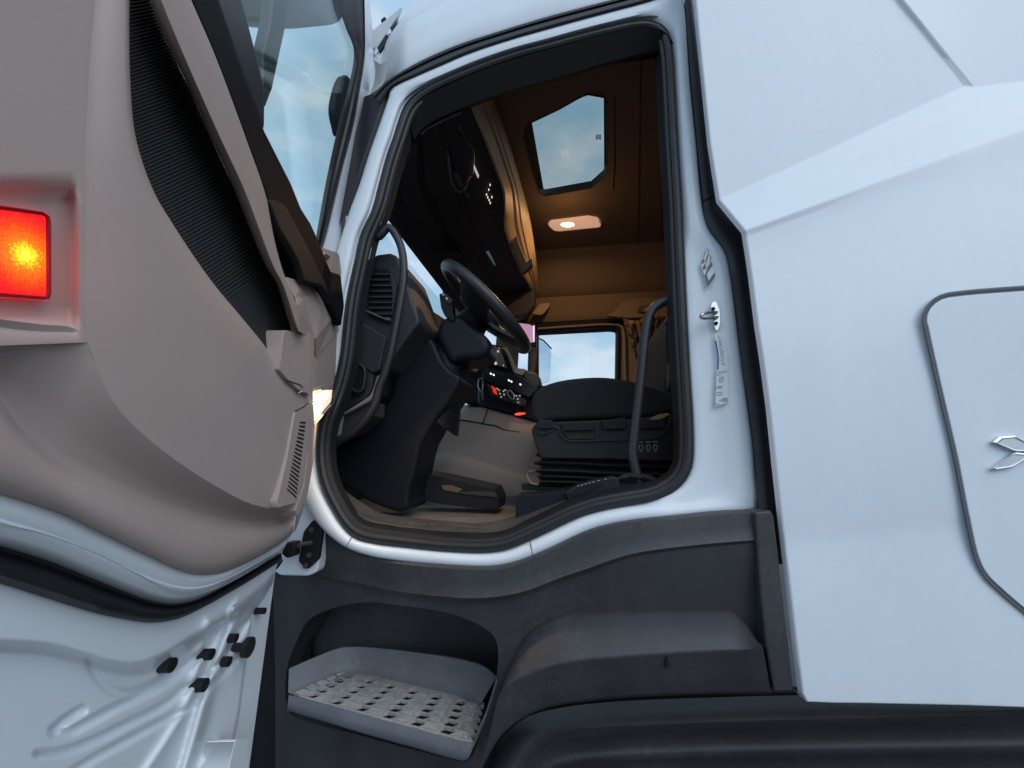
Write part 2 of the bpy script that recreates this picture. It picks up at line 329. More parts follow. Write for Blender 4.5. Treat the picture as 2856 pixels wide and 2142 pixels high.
for i in range(11):
    y = 915+i*25; x = 275+i*3.0
    mark(s2, ((x, y), (x+18+rr.random()*25, y+6+14), (x+18+rr.random()*25, y+24), (x, y+7)), mat('grey_print', (0.33, 0.35, 0.40), 0.5))
for y, x0, x1 in ((1250, 270, 360), (1275, 265, 300), (1300, 285, 330), (1320, 280, 330), (1340, 280, 325), (1385, 265, 315), (1400, 262, 312), (1440, 262, 318), (1462, 262, 315), (1495, 310, 365), (1510, 285, 365), (1524, 310, 365), (1548, 252, 285)):
    mark(s2, ((x0, y), (x1, y-6), (x1, y+3), (x0, y+8)), mat('grey_print', (0.33, 0.35, 0.40), 0.5))

# ================================================================== rain channel and roof side
cu = cr([(1041, 262), (1060, 243), (1085, 222), (1153, 181), (1262, 131), (1397, 86), (1533, 45), (1669, 9), (1760, -15), (1860, -46)], 60)
cl = cr([(1060, 290), (1078, 262), (1094, 243), (1171, 208), (1307, 149), (1443, 104), (1578, 66), (1714, 29), (1804, 5), (1880, -20)], 60)
loft('rain_channel', [pts(lerp2(cl, cu, t), PS, o) for t, o in ((-0.06, 0.02), (0.0, 0.004), (0.25, -0.006), (0.5, -0.004), (0.6, 0.004), (0.7, 0.004), (0.8, -0.002), (1.0, -0.004), (1.02, 0.02))], RUBBER, T)
r1 = cr([(1060, 180), (1085, 130), (1116, 101), (1154, 80), (1260, 34), (1400, -22), (1560, -80), (1720, -132), (1840, -165), (1900, -180)], 60)
r2 = cr([(1075, 120), (1092, 92), (1118, 70), (1160, 46), (1250, 0), (1400, -66), (1560, -130), (1720, -190), (1840, -230), (1900, -245)], 60)
r3 = cr([(1096, 82), (1110, 62), (1130, 38), (1164, 0), (1240, -70), (1400, -170), (1560, -250), (1720, -320), (1840, -370), (1900, -395)], 60)
def lft(pl, k): return [ (x, y, k*max(0, (1130-x)/100)**1.6) for x, y in pl]
def PSo(pl, o, k): return [PS(x, y, o+c) for x, y, c in lft(pl, k)]
roof = sub(loft('roof_side', [PSo(lerp2(cl, cu, 1.0), 0.02, .25), PSo(cu, 0.0, .25), PSo(lerp2(cu, r1, .06), -0.004, .25), PSo(lerp2(cu, r1, .5), 0.004, .25), PSo(lerp2(cu, r1, .97), 0.016, .25), PSo(r1, 0.018, .25), PSo(lerp2(r1, r2, .55), 0.034, .3), PSo(lerp2(r1, r2, .9), 0.046, .3), PSo(r2, 0.052, .3),
                  PSo(lerp2(r2, r3, .12), 0.052, .35), PSo(lerp2(r2, r3, .5), 0.11, .4), PSo(r3, 0.22, .4)], WHITE, T, ang=50))
holed('roof_top', [Vector((-.40, 1.52, 3.50)), Vector((1.6, 1.50, 3.50)), Vector((1.6, 3.4, 3.50)), Vector((-.40, 3.4, 3.50))], [[Vector((-.3, 1.6, 3.5)), Vector((-.3, 2.7, 3.5)), Vector((.42, 2.7, 3.5)), Vector((.42, 1.6, 3.5))]], (0, 0, .02), WHITE, T)
# corner panel and dark pillar strip in front of the door frame
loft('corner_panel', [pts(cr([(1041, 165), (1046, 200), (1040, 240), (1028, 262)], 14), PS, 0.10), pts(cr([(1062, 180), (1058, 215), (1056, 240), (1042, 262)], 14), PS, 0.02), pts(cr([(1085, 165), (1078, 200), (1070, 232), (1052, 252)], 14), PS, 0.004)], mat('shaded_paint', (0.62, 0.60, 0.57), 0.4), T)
loft('pillar_strip', [pts(cr([(1015, 270), (1000, 340), (975, 430), (950, 520), (915, 640)], 24), PS, 0.06), pts(cr([(1035, 262), (1022, 330), (1002, 400), (975, 500), (935, 640)], 24), PS, 0.03), pts(cr([(1080, 224), (1066, 280), (1040, 360), (1006, 460), (965, 600)], 24), PS, 0.012), pts(cr([(1110, 250), (1092, 305), (1068, 380), (1034, 480), (990, 625)], 24), PS, 0.05)], TRIM, T)
# raised sun visor flap on the roof front, with brackets
fl = sub(slab('sun_visor', pts([(1030, 92), (1118, 21), (1124, 22), (1091, 72), (1052, 135), (1043, 133), (1030, 150)], PY, 1.42), (-0.5, 0.55, -0.02), mat('visor_acrylic', (0.50, 0.55, 0.58), 0.2, coat=0.5), T, bevel=0.002))
for q in ([(1077, 96), (1084, 78), (1090, 82), (1088, 92), (1080, 97)], [(1042, 145), (1048, 132), (1054, 137), (1047, 153), (1043, 150)]):
    slab('bracket', pts(q, PY, 1.40), (0, 0.02, 0), CHROME, fl, bevel=0.001)
slab('visor_edge', pts([(1051, 134), (1078, 92), (1092, 74), (1096, 80), (1076, 118), (1060, 142), (1050, 150)], PY, 1.415), (0, 0.012, 0), BLACKP, fl, bevel=0.001)
slab('clip', pts([(1062, 55), (1072, 46), (1076, 50), (1063, 61)], PY, 1.9), (0, 0.02, 0), BLACKP, fl, bevel=0.001)

# ================================================================== black pillar trim strips
BL = [(1905, -40), (1908, 0), (1915, 113), (1928, 271), (1946, 452), (1958, 561)]
BR_ = [(1928, -40), (1931, 0), (1946, 113), (1965, 271), (1983, 452), (1992, 543)]
def strip(name, L_, R_, n, Lo, Ro):
    A, B = cr(L_, n), cr(R_, n)
    return loft(name, [[PS(*p, o+b) for p, b in zip(lerp2(A, B, t), lin([(i/(len(Lo)-1), v) for i, v in enumerate(Lo)], n) if 0 else [ (0, Lo[0]+(Lo[1]-Lo[0])*i/(n-1)) for i in range(n)]) for b in (b[1],)] for t, o in ((0, .05), (0.0, .006), (.12, .0), (.45, -.004), (.75, -.004), (.95, .004), (1.05, .05))], TRIM, T, ang=45)
strip('pillar_trim', BL, BR_, 30, (0.008, 0.008), 0)
strip('pillar_trim', [(1958, 566), (1962, 601), (1978, 642), (2023, 705), (2037, 770), (2054, 891), (2068, 1011), (2087, 1132), (2102, 1252), (2114, 1418)],
      [(1993, 548), (2001, 574), (2068, 645), (2083, 746), (2107, 939), (2131, 1084), (2145, 1228), (2160, 1418)], 60, (0.004, -0.02), 0)

# ================================================================== side fairing
def FY(x, y, Y): return PY(x, y, Y)
FL = [(1936, -60), (1938, 0), (1952, 113), (1970, 271), (1988, 452), (1997, 543), (2006, 560)]
c1 = [(2006, 556, 1.102), (2100, 513, 1.102), (2300, 422, 1.102), (2500, 327, 1.102), (2690, 240, 1.101), (2715, 243, 1.099), (2780, 235, 1.098), (2856, 226, 1.097), (3000, 210, 1.096)]
c2 = [(2078, 642, 1.055), (2150, 616, 1.055), (2300, 562, 1.056), (2500, 490, 1.058), (2680, 425, 1.06), (2730, 408, 1.06), (2790, 386, 1.06), (2856, 362, 1.06), (3000, 312, 1.06)]
top_ = [(1934, -80, 1.094), (2070, -80, 1.094), (2190, -80, 1.094), (2310, -80, 1.094), (2437, -80, 1.094), (2455, -80, 1.087), (2600, -80, 1.095), (2750, -80, 1.091), (3000, -80, 1.089)]
n_ = 9
def PF(r): return [PY(*p) for p in r]
def mid(a, b, t): return [tuple(u+(v-u)*t for u, v in zip(p, q)) for p, q in zip(a, b)]
bot = [(2252, 1960, 1.03), (2330, 1963, 1.03), (2420, 1964, 1.03), (2520, 1966, 1.03), (2620, 1968, 1.03), (2700, 1970, 1.03), (2790, 1973, 1.03), (2870, 1976, 1.03), (3020, 1985, 1.03)]
g1 = [(2184, 1470, 1.034), (2280, 1462, 1.034), (2400, 1452, 1.034), (2500, 1443, 1.034), (2600, 1434, 1.034), (2700, 1425, 1.034), (2790, 1418, 1.034), (2870, 1411, 1.034), (3020, 1400, 1.034)]
g2_ = [(2188, 1500, 1.040), (2280, 1490, 1.040), (2400, 1478, 1.040), (2500, 1469, 1.040), (2600, 1460, 1.040), (2700, 1451, 1.040), (2790, 1443, 1.040), (2870, 1436, 1.040), (3020, 1425, 1.040)]
g2 = [(x, y, 1.0362) for x, y, _ in g2_]
# left edge follows the trim strip
LE = [(2078, 642), (2095, 750), (2119, 939), (2143, 1084), (2157, 1228), (2178, 1416), (2184, 1470), (2192, 1536), (2214, 1716), (2230, 1880), (2236, 1930), (2252, 1960)]
def le(y):
    for (x0, y0), (x1, y1) in zip(LE, LE[1:]):
        if y0 <= y <= y1: return x0+(x1-x0)*(y-y0)/(y1-y0)
    return LE[-1][0]
def rowbetween(a, b, t, Yv=None):
    r = mid(a, b, t); x, y, Y_ = r[0]; r[0] = (le(y), y, Y_); return r if Yv is None else [(p[0], p[1], Yv) for p in r]
FR = [top_, mid(top_, c1, .25), mid(top_, c1, .5), mid(top_, c1, .75), c1, c2]
for r in FR[1:4]:
    y = r[0][1]; r[0] = (1936 + (y+40)*0.103, y, r[0][2])
    r[5] = (r[5][0]+0, r[5][1], r[5][2]-0.004)
FR += [rowbetween(c2, g1, t, Y_) for t, Y_ in ((.02, 1.0595), (.05, 1.0605), (.09, 1.0595), (.15, 1.056), (.22, 1.051), (.32, 1.044), (.45, 1.0375), (.6, 1.0335), (.8, 1.0325))]
FR += [g1, g2] + [rowbetween(g2, bot, t, Y_) for t, Y_ in ((.08, 1.036), (.3, 1.030), (.6, 1.028), (.95, 1.029))] + [bot]
rows = [PF(r) for r in FR]
# front edge return
for r in rows: r.insert(0, r[0]+Vector((-0.003, 0.016, 0)))
for r in rows: r.append(r[-1]+Vector((1.1, 0.0, 0)))
rows.insert(0, [p+Vector((0, 0.10, 0.45)) for p in rows[0]])
rows.append([p+Vector((0, 0.04, 0.0)) for p in rows[-1]])
fair = sub(loft('side_fairing', rows, WHITE, T, ang=9, bevel=0.007, seg=3))
# locker door: dark joint + panel standing 4 mm proud
LK = cr([(3220, 782), (2990, 795), (2856, 804), (2675, 819), (2627, 828), (2594, 852), (2579, 885), (2584, 915), (2627, 1108), (2666, 1277), (2700, 1450), (2726, 1560), (2750, 1607), (2789, 1646), (2856, 1704), (2990, 1810), (3080, 1862), (3200, 1880), (3300, 1850), (3330, 1760), (3330, 1300), (3320, 880), (3290, 800)], 150, True)
# proud panel: offset curve inward by 8 px
def off2(pl, d):
    o = []; m = len(pl)
    for i in range(m):
        a = Vector(pl[i-1]); b = Vector(pl[(i+1) % m]); t = (b-a).normalized(); o.append((pl[i][0]+t.y*d, pl[i][1]-t.x*d))
    return o
FYs = lambda o: (lambda x, y: PY(x, y, (1.0335 if y < 1400 else 1.0335)+o))
def fy(x, y):   # depth of the fairing surface in the locker area
    return 1.0305 if y < 1300 else 1.0305
joint = sub(loft('locker_joint', [[PY(x, y, 1.0262) for x, y in off2(LK, 5)], [PY(x, y, 1.0240) for x, y in LK], [PY(x, y, 1.0240) for x, y in off2(LK, -5)], [PY(x, y, 1.032) for x, y in off2(LK, -8)]], mat('joint_rubber', (0.10, 0.105, 0.12), 0.6), T, closed=True))
lkp = off2(LK, 7)
lock = sub(slab('locker_door', [PY(x, y, 1.0225) for x, y in lkp], (0, 0.006, 0), WHITE, T, bevel=0.002))
# chrome X emblem, left arms in view
def ze(x, y): return (2650+x*0.1386, 1150+y*0.1386)
arm1 = [ze(*p) for p in ((830, 600), (960, 490), (1300, 458), (1486, 550), (1700, 660), (1900, 770), (1640, 800), (1340, 800), (1260, 785))]
arm2 = [ze(*p) for p in ((815, 1140), (850, 1175), (1230, 1120), (1330, 1080), (1486, 985), (1750, 840), (1330, 800), (1250, 820), (1100, 930))]
def embl(poly, nm):
    cx = sum(p[0] for p in poly)/len(poly); cy = sum(p[1] for p in poly)/len(poly)
    def sc_(k): return [(cx+(x-cx)*k, cy+(y-cy)*k) for x, y in poly]
    P1, P2, P3, P4 = [[PY(x, y, Y_) for x, y in sc_(k)] for k, Y_ in ((1.0, 1.022), (0.97, 1.013), (0.80, 1.0105), (0.74, 1.0135))]
    n = len(poly); V = P1+P2+P3+P4; F = []
    for i in range(3):
        for j in range(n): a, b = i*n+j, i*n+(j+1) % n; F.append((a, b, b+n, a+n))
    F.append(tuple(range(3*n, 4*n)))
    return obj(nm, V, F, SILVER, lock, ang=20, bevel=0.0008)
embl(arm1, 'emblem_arm'); embl(arm2, 'emblem_arm')
_xm = ze(1800, 0)[0]
embl([(2*_xm-x+3, y) for x, y in arm1][::-1], 'emblem_arm'); embl([(2*_xm-x+3, y) for x, y in arm2][::-1], 'emblem_arm')

# ================================================================== lower dark body
def BY(x): return 1.05 + (0.20*(max(0, 1300-x)/500)**1.5)
Arow = cr([(770, 1515), (840, 1485), (895, 1480), (932, 1500), (971, 1529), (1010, 1544), (1048, 1554), (1164, 1570), (1280, 1579), (1397, 1579), (1455, 1564), (1536, 1530), (1644, 1481), (1753, 1455), (1888, 1440), (2000, 1428), (2150, 1422)], 80)
Brow = cr([(760, 1600), (840, 1590), (890, 1596), (960, 1614), (1060, 1640), (1200, 1660), (1330, 1668), (1440, 1655), (1490, 1640), (1560, 1612), (1626, 1590), (1762, 1545), (1942, 1520), (2080, 1508), (2162, 1502)], 80)
def BP(pl, k=0.0, o=0.0): return [PY(x, y, BY(x)+o+k) for x, y in pl]
body = sub(loft('lower_body', [[PY(x, y, BY(x)*0.5+0.55+0.035) for x, y in lerp2(Arow, Brow, -.06)], [PY(x, y, BY(x)*0.5+0.55) for x, y in Arow], [PY(x, y, BY(x)*0.62+0.404+.004) for x, y in lerp2(Arow, Brow, .1)], [PY(x, y, BY(x)*0.8+0.216) for x, y in lerp2(Arow, Brow, .55)], BP(lerp2(Arow, Brow, .93), .003), BP(Brow, .0), BP(lerp2(Arow, Brow, 1.12), .010)], DARK, T, ang=50))
HOLE = cr([(858, 1732), (886, 1713), (940, 1693), (1010, 1680), (1126, 1690), (1261, 1713), (1340, 1745), (1380, 1778), (1389, 1815), (1385, 1887), (1369, 1964), (1340, 2040), (1304, 2122), (1240, 2112), (1000, 2050), (815, 1996), (800, 1975), (800, 1868), (822, 1800)], 80, True)
Bd = lerp2(Arow, Brow, 1.05)
outer_l = [(x, y) for x, y in Bd][::2] + [(2170, 1600), (2190, 1780), (2212, 1932), (2140, 1930), (1990, 1932), (1853, 1935), (1720, 1942), (1604, 1956), (1540, 1967), (1490, 1983), (1440, 2012), (1400, 2046), (1370, 2090), (1345, 2142), (1320, 2250), (1000, 2300), (775, 2300), (768, 2150), (768, 1900), (764, 1720), (760, 1630)]
def BP2(pl, k): return [PY(x, y, BY(x)+k+0.055*max(0, min(1, (y-1560)/380))) for x, y in pl]
lb = sub(holed('lower_panel', BP2(outer_l, .008), [BP2(HOLE, .008)], (0, 0.03, 0), DARK, T, bevel=0.004, ang=40))
# column at the rear of the lower body
slab('lower_column', pts([(2106, 1428), (2152, 1424), (2160, 1440), (2216, 1930), (2158, 1932), (2135, 1800), (2120, 1640)], PY, 1.04), (0, 0.05, 0), DARK, T, bevel=0.006)
# wheel arch flare
C_ = cr([(1392, 1930), (1420, 1870), (1450, 1800), (1490, 1752), (1558, 1716), (1640, 1706), (1762, 1702), (1900, 1699), (1990, 1698), (2042, 1703), (2078, 1730), (2110, 1775), (2126, 1800)], 60)
D_ = cr([(1378, 1990), (1400, 1929), (1440, 1895), (1490, 1873), (1580, 1848), (1700, 1835), (1852, 1823), (1950, 1817), (2040, 1812), (2080, 1811), (2105, 1810), (2118, 1808), (2128, 1806)], 60)
E_ = cr([(1345, 2142), (1370, 2090), (1400, 2046), (1440, 2012), (1490, 1983), (1540, 1967), (1604, 1956), (1720, 1944), (1853, 1936), (1960, 1932), (2050, 1931), (2100, 1931), (2150, 1931)], 60)
flare = sub(loft('arch_flare', [BP(lerp2(C_, D_, -.06), .06), BP(C_, .034), BP(lerp2(C_, D_, .12), .018), BP(lerp2(C_, D_, .5), -.016), BP(lerp2(C_, D_, .94), -.047), BP(D_, -.049), BP(lerp2(D_, E_, .06), -.047), BP(lerp2(D_, E_, .5), -.036), BP(lerp2(D_, E_, .96), -.026), BP(E_, -.022), BP(lerp2(D_, E_, 1.04), .03)], DARK, T, ang=60))
tube('drip_stain', [PY(1861, 1830, 1.0005), PY(1860, 1845, 1.0015), PY(1861, 1858, 1.003)], lambda t: 0.001+0.005*t, BLACKP, flare, n=6)
# mudguard below
g_a = cr([(1330, 2260), (1360, 2140), (1400, 2060), (1470, 2000), (1560, 1975), (1700, 1958), (2000, 1945), (2400, 1935), (3000, 1920)], 60)
g_b = cr([(1400, 2260), (1420, 2160), (1450, 2100), (1500, 2046), (1600, 2032), (1852, 2019), (2100, 2010), (2400, 2001), (3050, 1985)], 60)
g_c = cr([(1460, 2260), (1470, 2200), (1490, 2150), (1530, 2112), (1640, 2085), (1860, 2068), (2100, 2058), (2400, 2050), (3050, 2040)], 60)
g_d = cr([(1490, 2260), (1500, 2220), (1520, 2170), (1560, 2136), (1680, 2118), (1943, 2105), (2150, 2100), (2400, 2096), (3050, 2088)], 60)
g_e = cr([(1520, 2330), (1530, 2310), (1560, 2290), (1600, 2270), (1700, 2260), (1950, 2255), (2150, 2250), (2400, 2245), (3050, 2240)], 60)
sub(loft('mudguard', [[PY(x, y, Y_) for x, y in r] for r, Y_ in ((g_a, 1.22), (lerp2(g_a, g_b, .5), 1.12), (lerp2(g_a, g_b, .85), 1.078), (g_b, 1.070), (lerp2(g_b, g_c, .2), 1.082), (lerp2(g_b, g_c, .5), 1.16), (g_c, 1.20), (lerp2(g_c, g_d, .6), 1.20), (g_d, 1.19), (lerp2(g_d, g_e, .08), 1.165), (lerp2(g_d, g_e, .5), 1.02), (g_e, .97))], FENDER, T, ang=70))
slab('wheel_well', pts([(560, 2300), (560, 2000), (700, 1750), (1340, 1950), (2300, 1930), (3100, 1930), (3300, 2500), (400, 2500)], PY, 1.42), (0, 0.03, 0), BLACKP, T, bevel=0)

yh = slab('hinge_shade', pts([(620, 1500), (880, 1500), (870, 1700), (840, 2300), (480, 2300)], PY, 1.36), (0, 0.02, 0), BLACKP, T, bevel=0)  # black sheet put in for the deep shade behind the open door
# ------------------------------------------------------------------ step
ZT = -0.70
rec = BP2(HOLE, .012); recb = [Vector((p.x*0.96-0.012, 1.40, 1.65+(p.z-1.65)*0.97)) for p in rec]
stepwell = sub(loft('step_well', [rec, [a.lerp(b, .15)+Vector((0, 0.0, 0)) for a, b in zip(rec, recb)], recb], DARK, T, closed=True, ang=60))
obj('back_wall', recb, [tuple(range(len(recb)))], DARK, stepwell)
lipT = cr([(806, 1866), (860, 1842), (948, 1808), (985, 1805), (1029, 1806), (1164, 1821), (1292, 1841), (1358, 1864), (1384, 1889)], 40)
lipB = cr([(804, 1932), (860, 1908), (948, 1872), (985, 1867), (1029, 1868), (1184, 1899), (1292, 1930), (1320, 1945), (1342, 1962)], 40)
fT = [(806, 1938), (860, 1952), (1000, 1990), (1150, 2030), (1316, 2074)]
base_pts = [PZ(x, y, ZT) for x, y in lipB]
top_pts = []
for (x, y), b in zip(lipT, base_pts):
    q = PY(x, y, b.y+0.03); top_pts.append(q)
_bc = PZ(1080, 1960, ZT)
tray = sub(loft('step_tray', [[p+Vector((0, 0.03, -0.02)) for p in top_pts], [p+Vector((0, .008, 0)) for p in top_pts], top_pts, [a.lerp(b, .93) for a, b in zip(top_pts, base_pts)], base_pts, [p.lerp(_bc, .14)+Vector((0, 0, -.0085)) for p in base_pts]], STEPG, T, ang=50))
front = [PZ(x, y, ZT-0.002) for x, y in fT]; fb = [(797, 1978), (850, 1995), (1000, 2040), (1150, 2080), (1303, 2122)]
fr2 = cr([(806, 1936), (860, 1950), (1000, 1988), (1150, 2028), (1290, 2066), (1318, 2070), (1334, 2030), (1355, 1985), (1368, 1945), (1384, 1889)], 50)
frb = cr([(800, 1982), (850, 1996), (1000, 2042), (1150, 2084), (1280, 2120), (1302, 2121), (1322, 2082), (1352, 2016), (1370, 1962), (1388, 1900)], 50)
frt = [PZ(x, y, ZT) if x < 1300 and y > 1930 else None for x, y in fr2]
def fY(x): return 1.165-0.105*max(0, min(1, (x-806)/500))
loft('step_fascia', [[PY(x, y, fY(x)+.02) for x, y in lerp2(fr2, frb, 0.0)], [PY(x, y, fY(x)) for x, y in lerp2(fr2, frb, .06)], [PY(x, y, fY(x)-.006) for x, y in lerp2(fr2, frb, .5)], [PY(x, y, fY(x)-.004) for x, y in lerp2(fr2, frb, .94)], [PY(x, y, fY(x)+.03) for x, y in frb]], STEPG, tray, ang=60)
# tread plate with hexagonal drain holes and raised blocks
TA, TB, TC, TD_ = PZ(826, 1936, ZT-.006), PZ(1312, 2066, ZT-.006), PZ(1340, 1964, ZT-.006), PZ(955, 1872, ZT-.006)
TL2 = PZ(985, 1870, ZT-.006)
def tuv(u, v):   # u along the front edge, v to the back
    a = TA.lerp(TB, u); b = TD_.lerp(TC, u); return a.lerp(b, v)
NU, NV = 13, 11
TREADM = mat('tread_plastic', (0.40, 0.385, 0.37), 0.65, bump=0.4, bscale=500, var=0.22, vscale=40, dust=.7, dscale=140, dcol=(.12, .11, .10))
outer_t = [tuv(a, b) for a, b in ((-.01, 0), (.5, 0), (1.0, 0), (1.01, .5), (1.01, 1.0), (.5, 1.01), (0, 1.01), (-.01, .5))]
obj('hole_dark_sheet', [p+Vector((0, 0, -0.012)) for p in outer_t], [tuple(range(len(outer_t)))], mat('hole_dark', (0.004, 0.004, 0.005), .8), tray)  # near-black sheet stands in for the darkness inside the tread holes
NR, PV, PU, HU, HV = 5, .2, .158, .041, .085
for j in range(NR):
    v0 = .10+j*PV
    # bar between two rows of drain holes
    va, vb = (v0+HV, v0+PV-HV) if j < NR-1 else (v0+HV, 1.10)
    slab('tread_bar', [tuv(u, va) for u in (-.01, .2, .4, .6, .8, 1.02)]+[tuv(u, vb) for u in (1.02, .8, .6, .4, .2, -.01)], (0, 0, -.01), TREADM, tray, bevel=.001, seg=1)
    if j == 0: slab('tread_bar', [tuv(u, -.02) for u in (-.01, .5, 1.02)]+[tuv(u, v0-HV) for u in (1.02, .5, -.01)], (0, 0, -.01), TREADM, tray, bevel=.001, seg=1)
    hs = [i*PU+.085 for i in range(-1, 8)]
    for ul, ur in zip(hs, hs[1:]):
        a_, b_ = max(-.01, ul+HU), min(1.02, ur-HU)
        if b_-a_ < .03: continue
        el = HU*.5 if ul+HU > -.01 else 0; er = HU*.5 if ur-HU < 1.02 else 0
        base = [tuv(a_, v0), tuv(a_-el, v0-HV), tuv(b_+er, v0-HV), tuv(b_, v0), tuv(b_+er, v0+HV), tuv(a_-el, v0+HV)]
        slab('tread_web', base, (0, 0, -.01), TREADM, tray, bevel=0)
        P_ = []; K_ = 10
        for k in range(K_+1):
            P_.append(tuv(a_+(b_-a_)*(.04+.92*k/K_), v0-HV*(1.0 if k % 2 else 1.22)))
        P_ += [tuv(b_-.004, v0), tuv(b_-.006, v0+HV*.55), tuv(a_+.006, v0+HV*.55), tuv(a_+.004, v0)]
        slab('tread_block', P_, (0, 0, .0045), TREADM, tray, bevel=.001, seg=1)

# ================================================================== hinge bracket on the front pillar
brk = sub(slab('hinge_bracket', pts(rnd([(790, 1380), (856, 1350), (866, 1403), (905, 1480), (884, 1596), (858, 1608), (778, 1606), (762, 1590), (790, 1500)], 10), PY, 1.135), (0, 0.04, 0), WHITE, T, bevel=0.006))
hp = sub(slab('hinge_plate', pts(rnd([(873, 1449), (898, 1482), (887, 1560), (855, 1590), (831, 1566), (846, 1482)], 8), PY, 1.12), (0, 0.015, 0), BLACKP, T, bevel=0.003))
for c in ((868, 1478), (862, 1548), (852, 1578)): tube('bolt', [PY(*c, 1.112), PY(*c, 1.122)], 0.008, BLACKP, hp, n=6)
tube('check_strap', [PY(x, y, 1.10) for x, y in cr([(800, 1533), (825, 1525), (845, 1518), (868, 1514)], 10)], 0.006, mat('strap_steel', (0.12, 0.10, 0.12), 0.4, metal=0.6), hp)
slab('check_housing', pts(rnd([(797, 1512), (822, 1513), (818, 1552), (800, 1558), (783, 1545)], 5), PY, 1.085), (0, 0.03, 0), BLACKP, hp, bevel=0.004)
tube('boot', [PY(x, y, 1.09) for x, y in ((764, 1585), (772, 1575), (781, 1562))], 0.009, RUBBER, hp)

# ================================================================== open driver door
def zA(x, y): return (x*0.4521, y*0.4521)               # photo crop scales
def zB(x, y): return (x*0.4521, 700+y*0.4521)
def zC(x, y): return (x*0.4521, 1392+y*0.4521)
def zP(x, y): return (780+x*0.1447, 620+y*0.1447)
def zQ(x, y): return (780+x*0.2412, 860+y*0.2412)
RE = [(800, 1500), (769, 1591), (764, 1613), (746, 1663), (719, 1708), (703, 1767), (696, 1826), (683, 1934), (669, 2025), (651, 2102), (640, 2160), (620, 2260)]
REs = cr(RE, 120)
def redge(y):
    b = min(REs, key=lambda p: abs(p[1]-y)); return b[0]
def pdist(px, py, pl):
    best = 1e9; sg = 1
    for (x0, y0), (x1, y1) in zip(pl, pl[1:]):
        dx, dy = x1-x0, y1-y0; t = max(0, min(1, ((px-x0)*dx+(py-y0)*dy)/(dx*dx+dy*dy))); ex, ey = px-x0-t*dx, py-y0-t*dy; d = ex*ex+ey*ey
        if d < best: best = d; sg = 1 if dx*ey-dy*ex > 0 else -1
    return sg*math.sqrt(best)
crv = {k: cr([zC(*p) for p in v], 26) for k, v in {
 'a': [(-150, 870), (0, 880), (300, 900), (500, 950), (700, 1010), (850, 1020), (1000, 965), (1200, 840), (1400, 720), (1550, 600), (1700, 470)],
 'b': [(230, 1575), (400, 1555), (600, 1480), (800, 1380), (1000, 1280), (1150, 1170), (1300, 1060), (1420, 930), (1500, 800), (1580, 680)],
 'c': [(420, 1700), (600, 1590), (800, 1480), (1000, 1370), (1150, 1300), (1350, 1100), (1450, 1000)],
 'd': [(330, 1440), (420, 1440), (560, 1370), (750, 1270), (950, 1175), (1200, 1000), (1350, 840), (1450, 720)],
 'e': [(880, 1720), (1060, 1450), (1150, 1290), (1200, 1130), (1250, 930), (1290, 760)],
 'f': [(1110, 1720), (1180, 1480), (1290, 1100), (1380, 860), (1440, 680)],
 'g': [(1240, 1659), (1290, 1580), (1350, 1500)], 'h': [(330, 1430), (400, 1370), (510, 1300)], 'i': [(540, 1000), (620, 1120), (720, 1190), (830, 1195), (1000, 1120), (1170, 1010), (1280, 920)]}.items()}
def sst(x): x = max(0, min(1, x)); return x*x*(3-2*x)
def gau(d, s): return math.exp(-(d/s)**2)
def wdoor(x, y):
    w = 0.0
    d = pdist(x, y, crv['a']); w += -0.030*sst((d+10)/42) if d > -14 else 0
    d = pdist(x, y, crv['i']); w += -0.008*gau(d, 10)
    d = pdist(x, y, crv['d']); w += -0.010*gau(d, 9)
    d = pdist(x, y, crv['b']); w += -0.011*gau(d, 8)
    d = pdist(x, y, crv['c']); w += -0.009*gau(d, 8)
    d = pdist(x, y, crv['e']); w += 0.010*gau(d, 15)
    d = pdist(x, y, crv['f']); w += 0.016*gau(d-8, 17) - 0.006*gau(d+14, 8)
    d = pdist(x, y, crv['g']); w += 0.012*gau(d, 10)
    d = pdist(x, y, crv['h']); w += -0.014*gau(d, 9)
    return w
V = []; F = []; GX, GY = 170, 150
for j in range(GY):
    for i in range(GX):
        y = 1480+(2260-1480)*j/(GY-1); xr = redge(y); x = -140+(xr+140)*(i/(GX-1))**0.9
        V.append(PD(x, y, wdoor(x, y)-0.004 - 0.02*sst((x-xr+14)/14)))
for j in range(GY-1):
    for i in range(GX-1): a = j*GX+i; F.append((a, a+1, a+GX+1, a+GX))
DOOR = sub(obj('door', V, F, DOORWHITE, T, ang=80))
# outer skin and upper core of the door
def core(name, poly, w0, w1, m, par=None, bevel=0.004, **k):
    a = pts(poly, PD, w0); return slab(name, a, DN*(w1-w0), m, par or DOOR, bevel=bevel, **k)
Z0 = 1.65
oskin = []
for s_, z_ in ((0.0, -0.30), (0.05, -1.05), (1.06, -1.05), (1.06, 0.62), (0.0, 0.62)): oskin.append(HINGE+DD*s_+Vector((0, 0, Z0+z_))-DN*0.075)
slab('outer_skin', oskin, DN*0.03, WHITE, DOOR, bevel=0.01)
inner = []
for s_, z_ in ((0.02, -0.10), (0.10, -0.2), (1.04, -0.2), (1.04, 0.60), (0.03, 0.60)): inner.append(HINGE+DD*s_+Vector((0, 0, Z0+z_))-DN*0.04)
slab('inner_skin', inner, DN*0.035, DOORWHITE, DOOR, bevel=0.004)
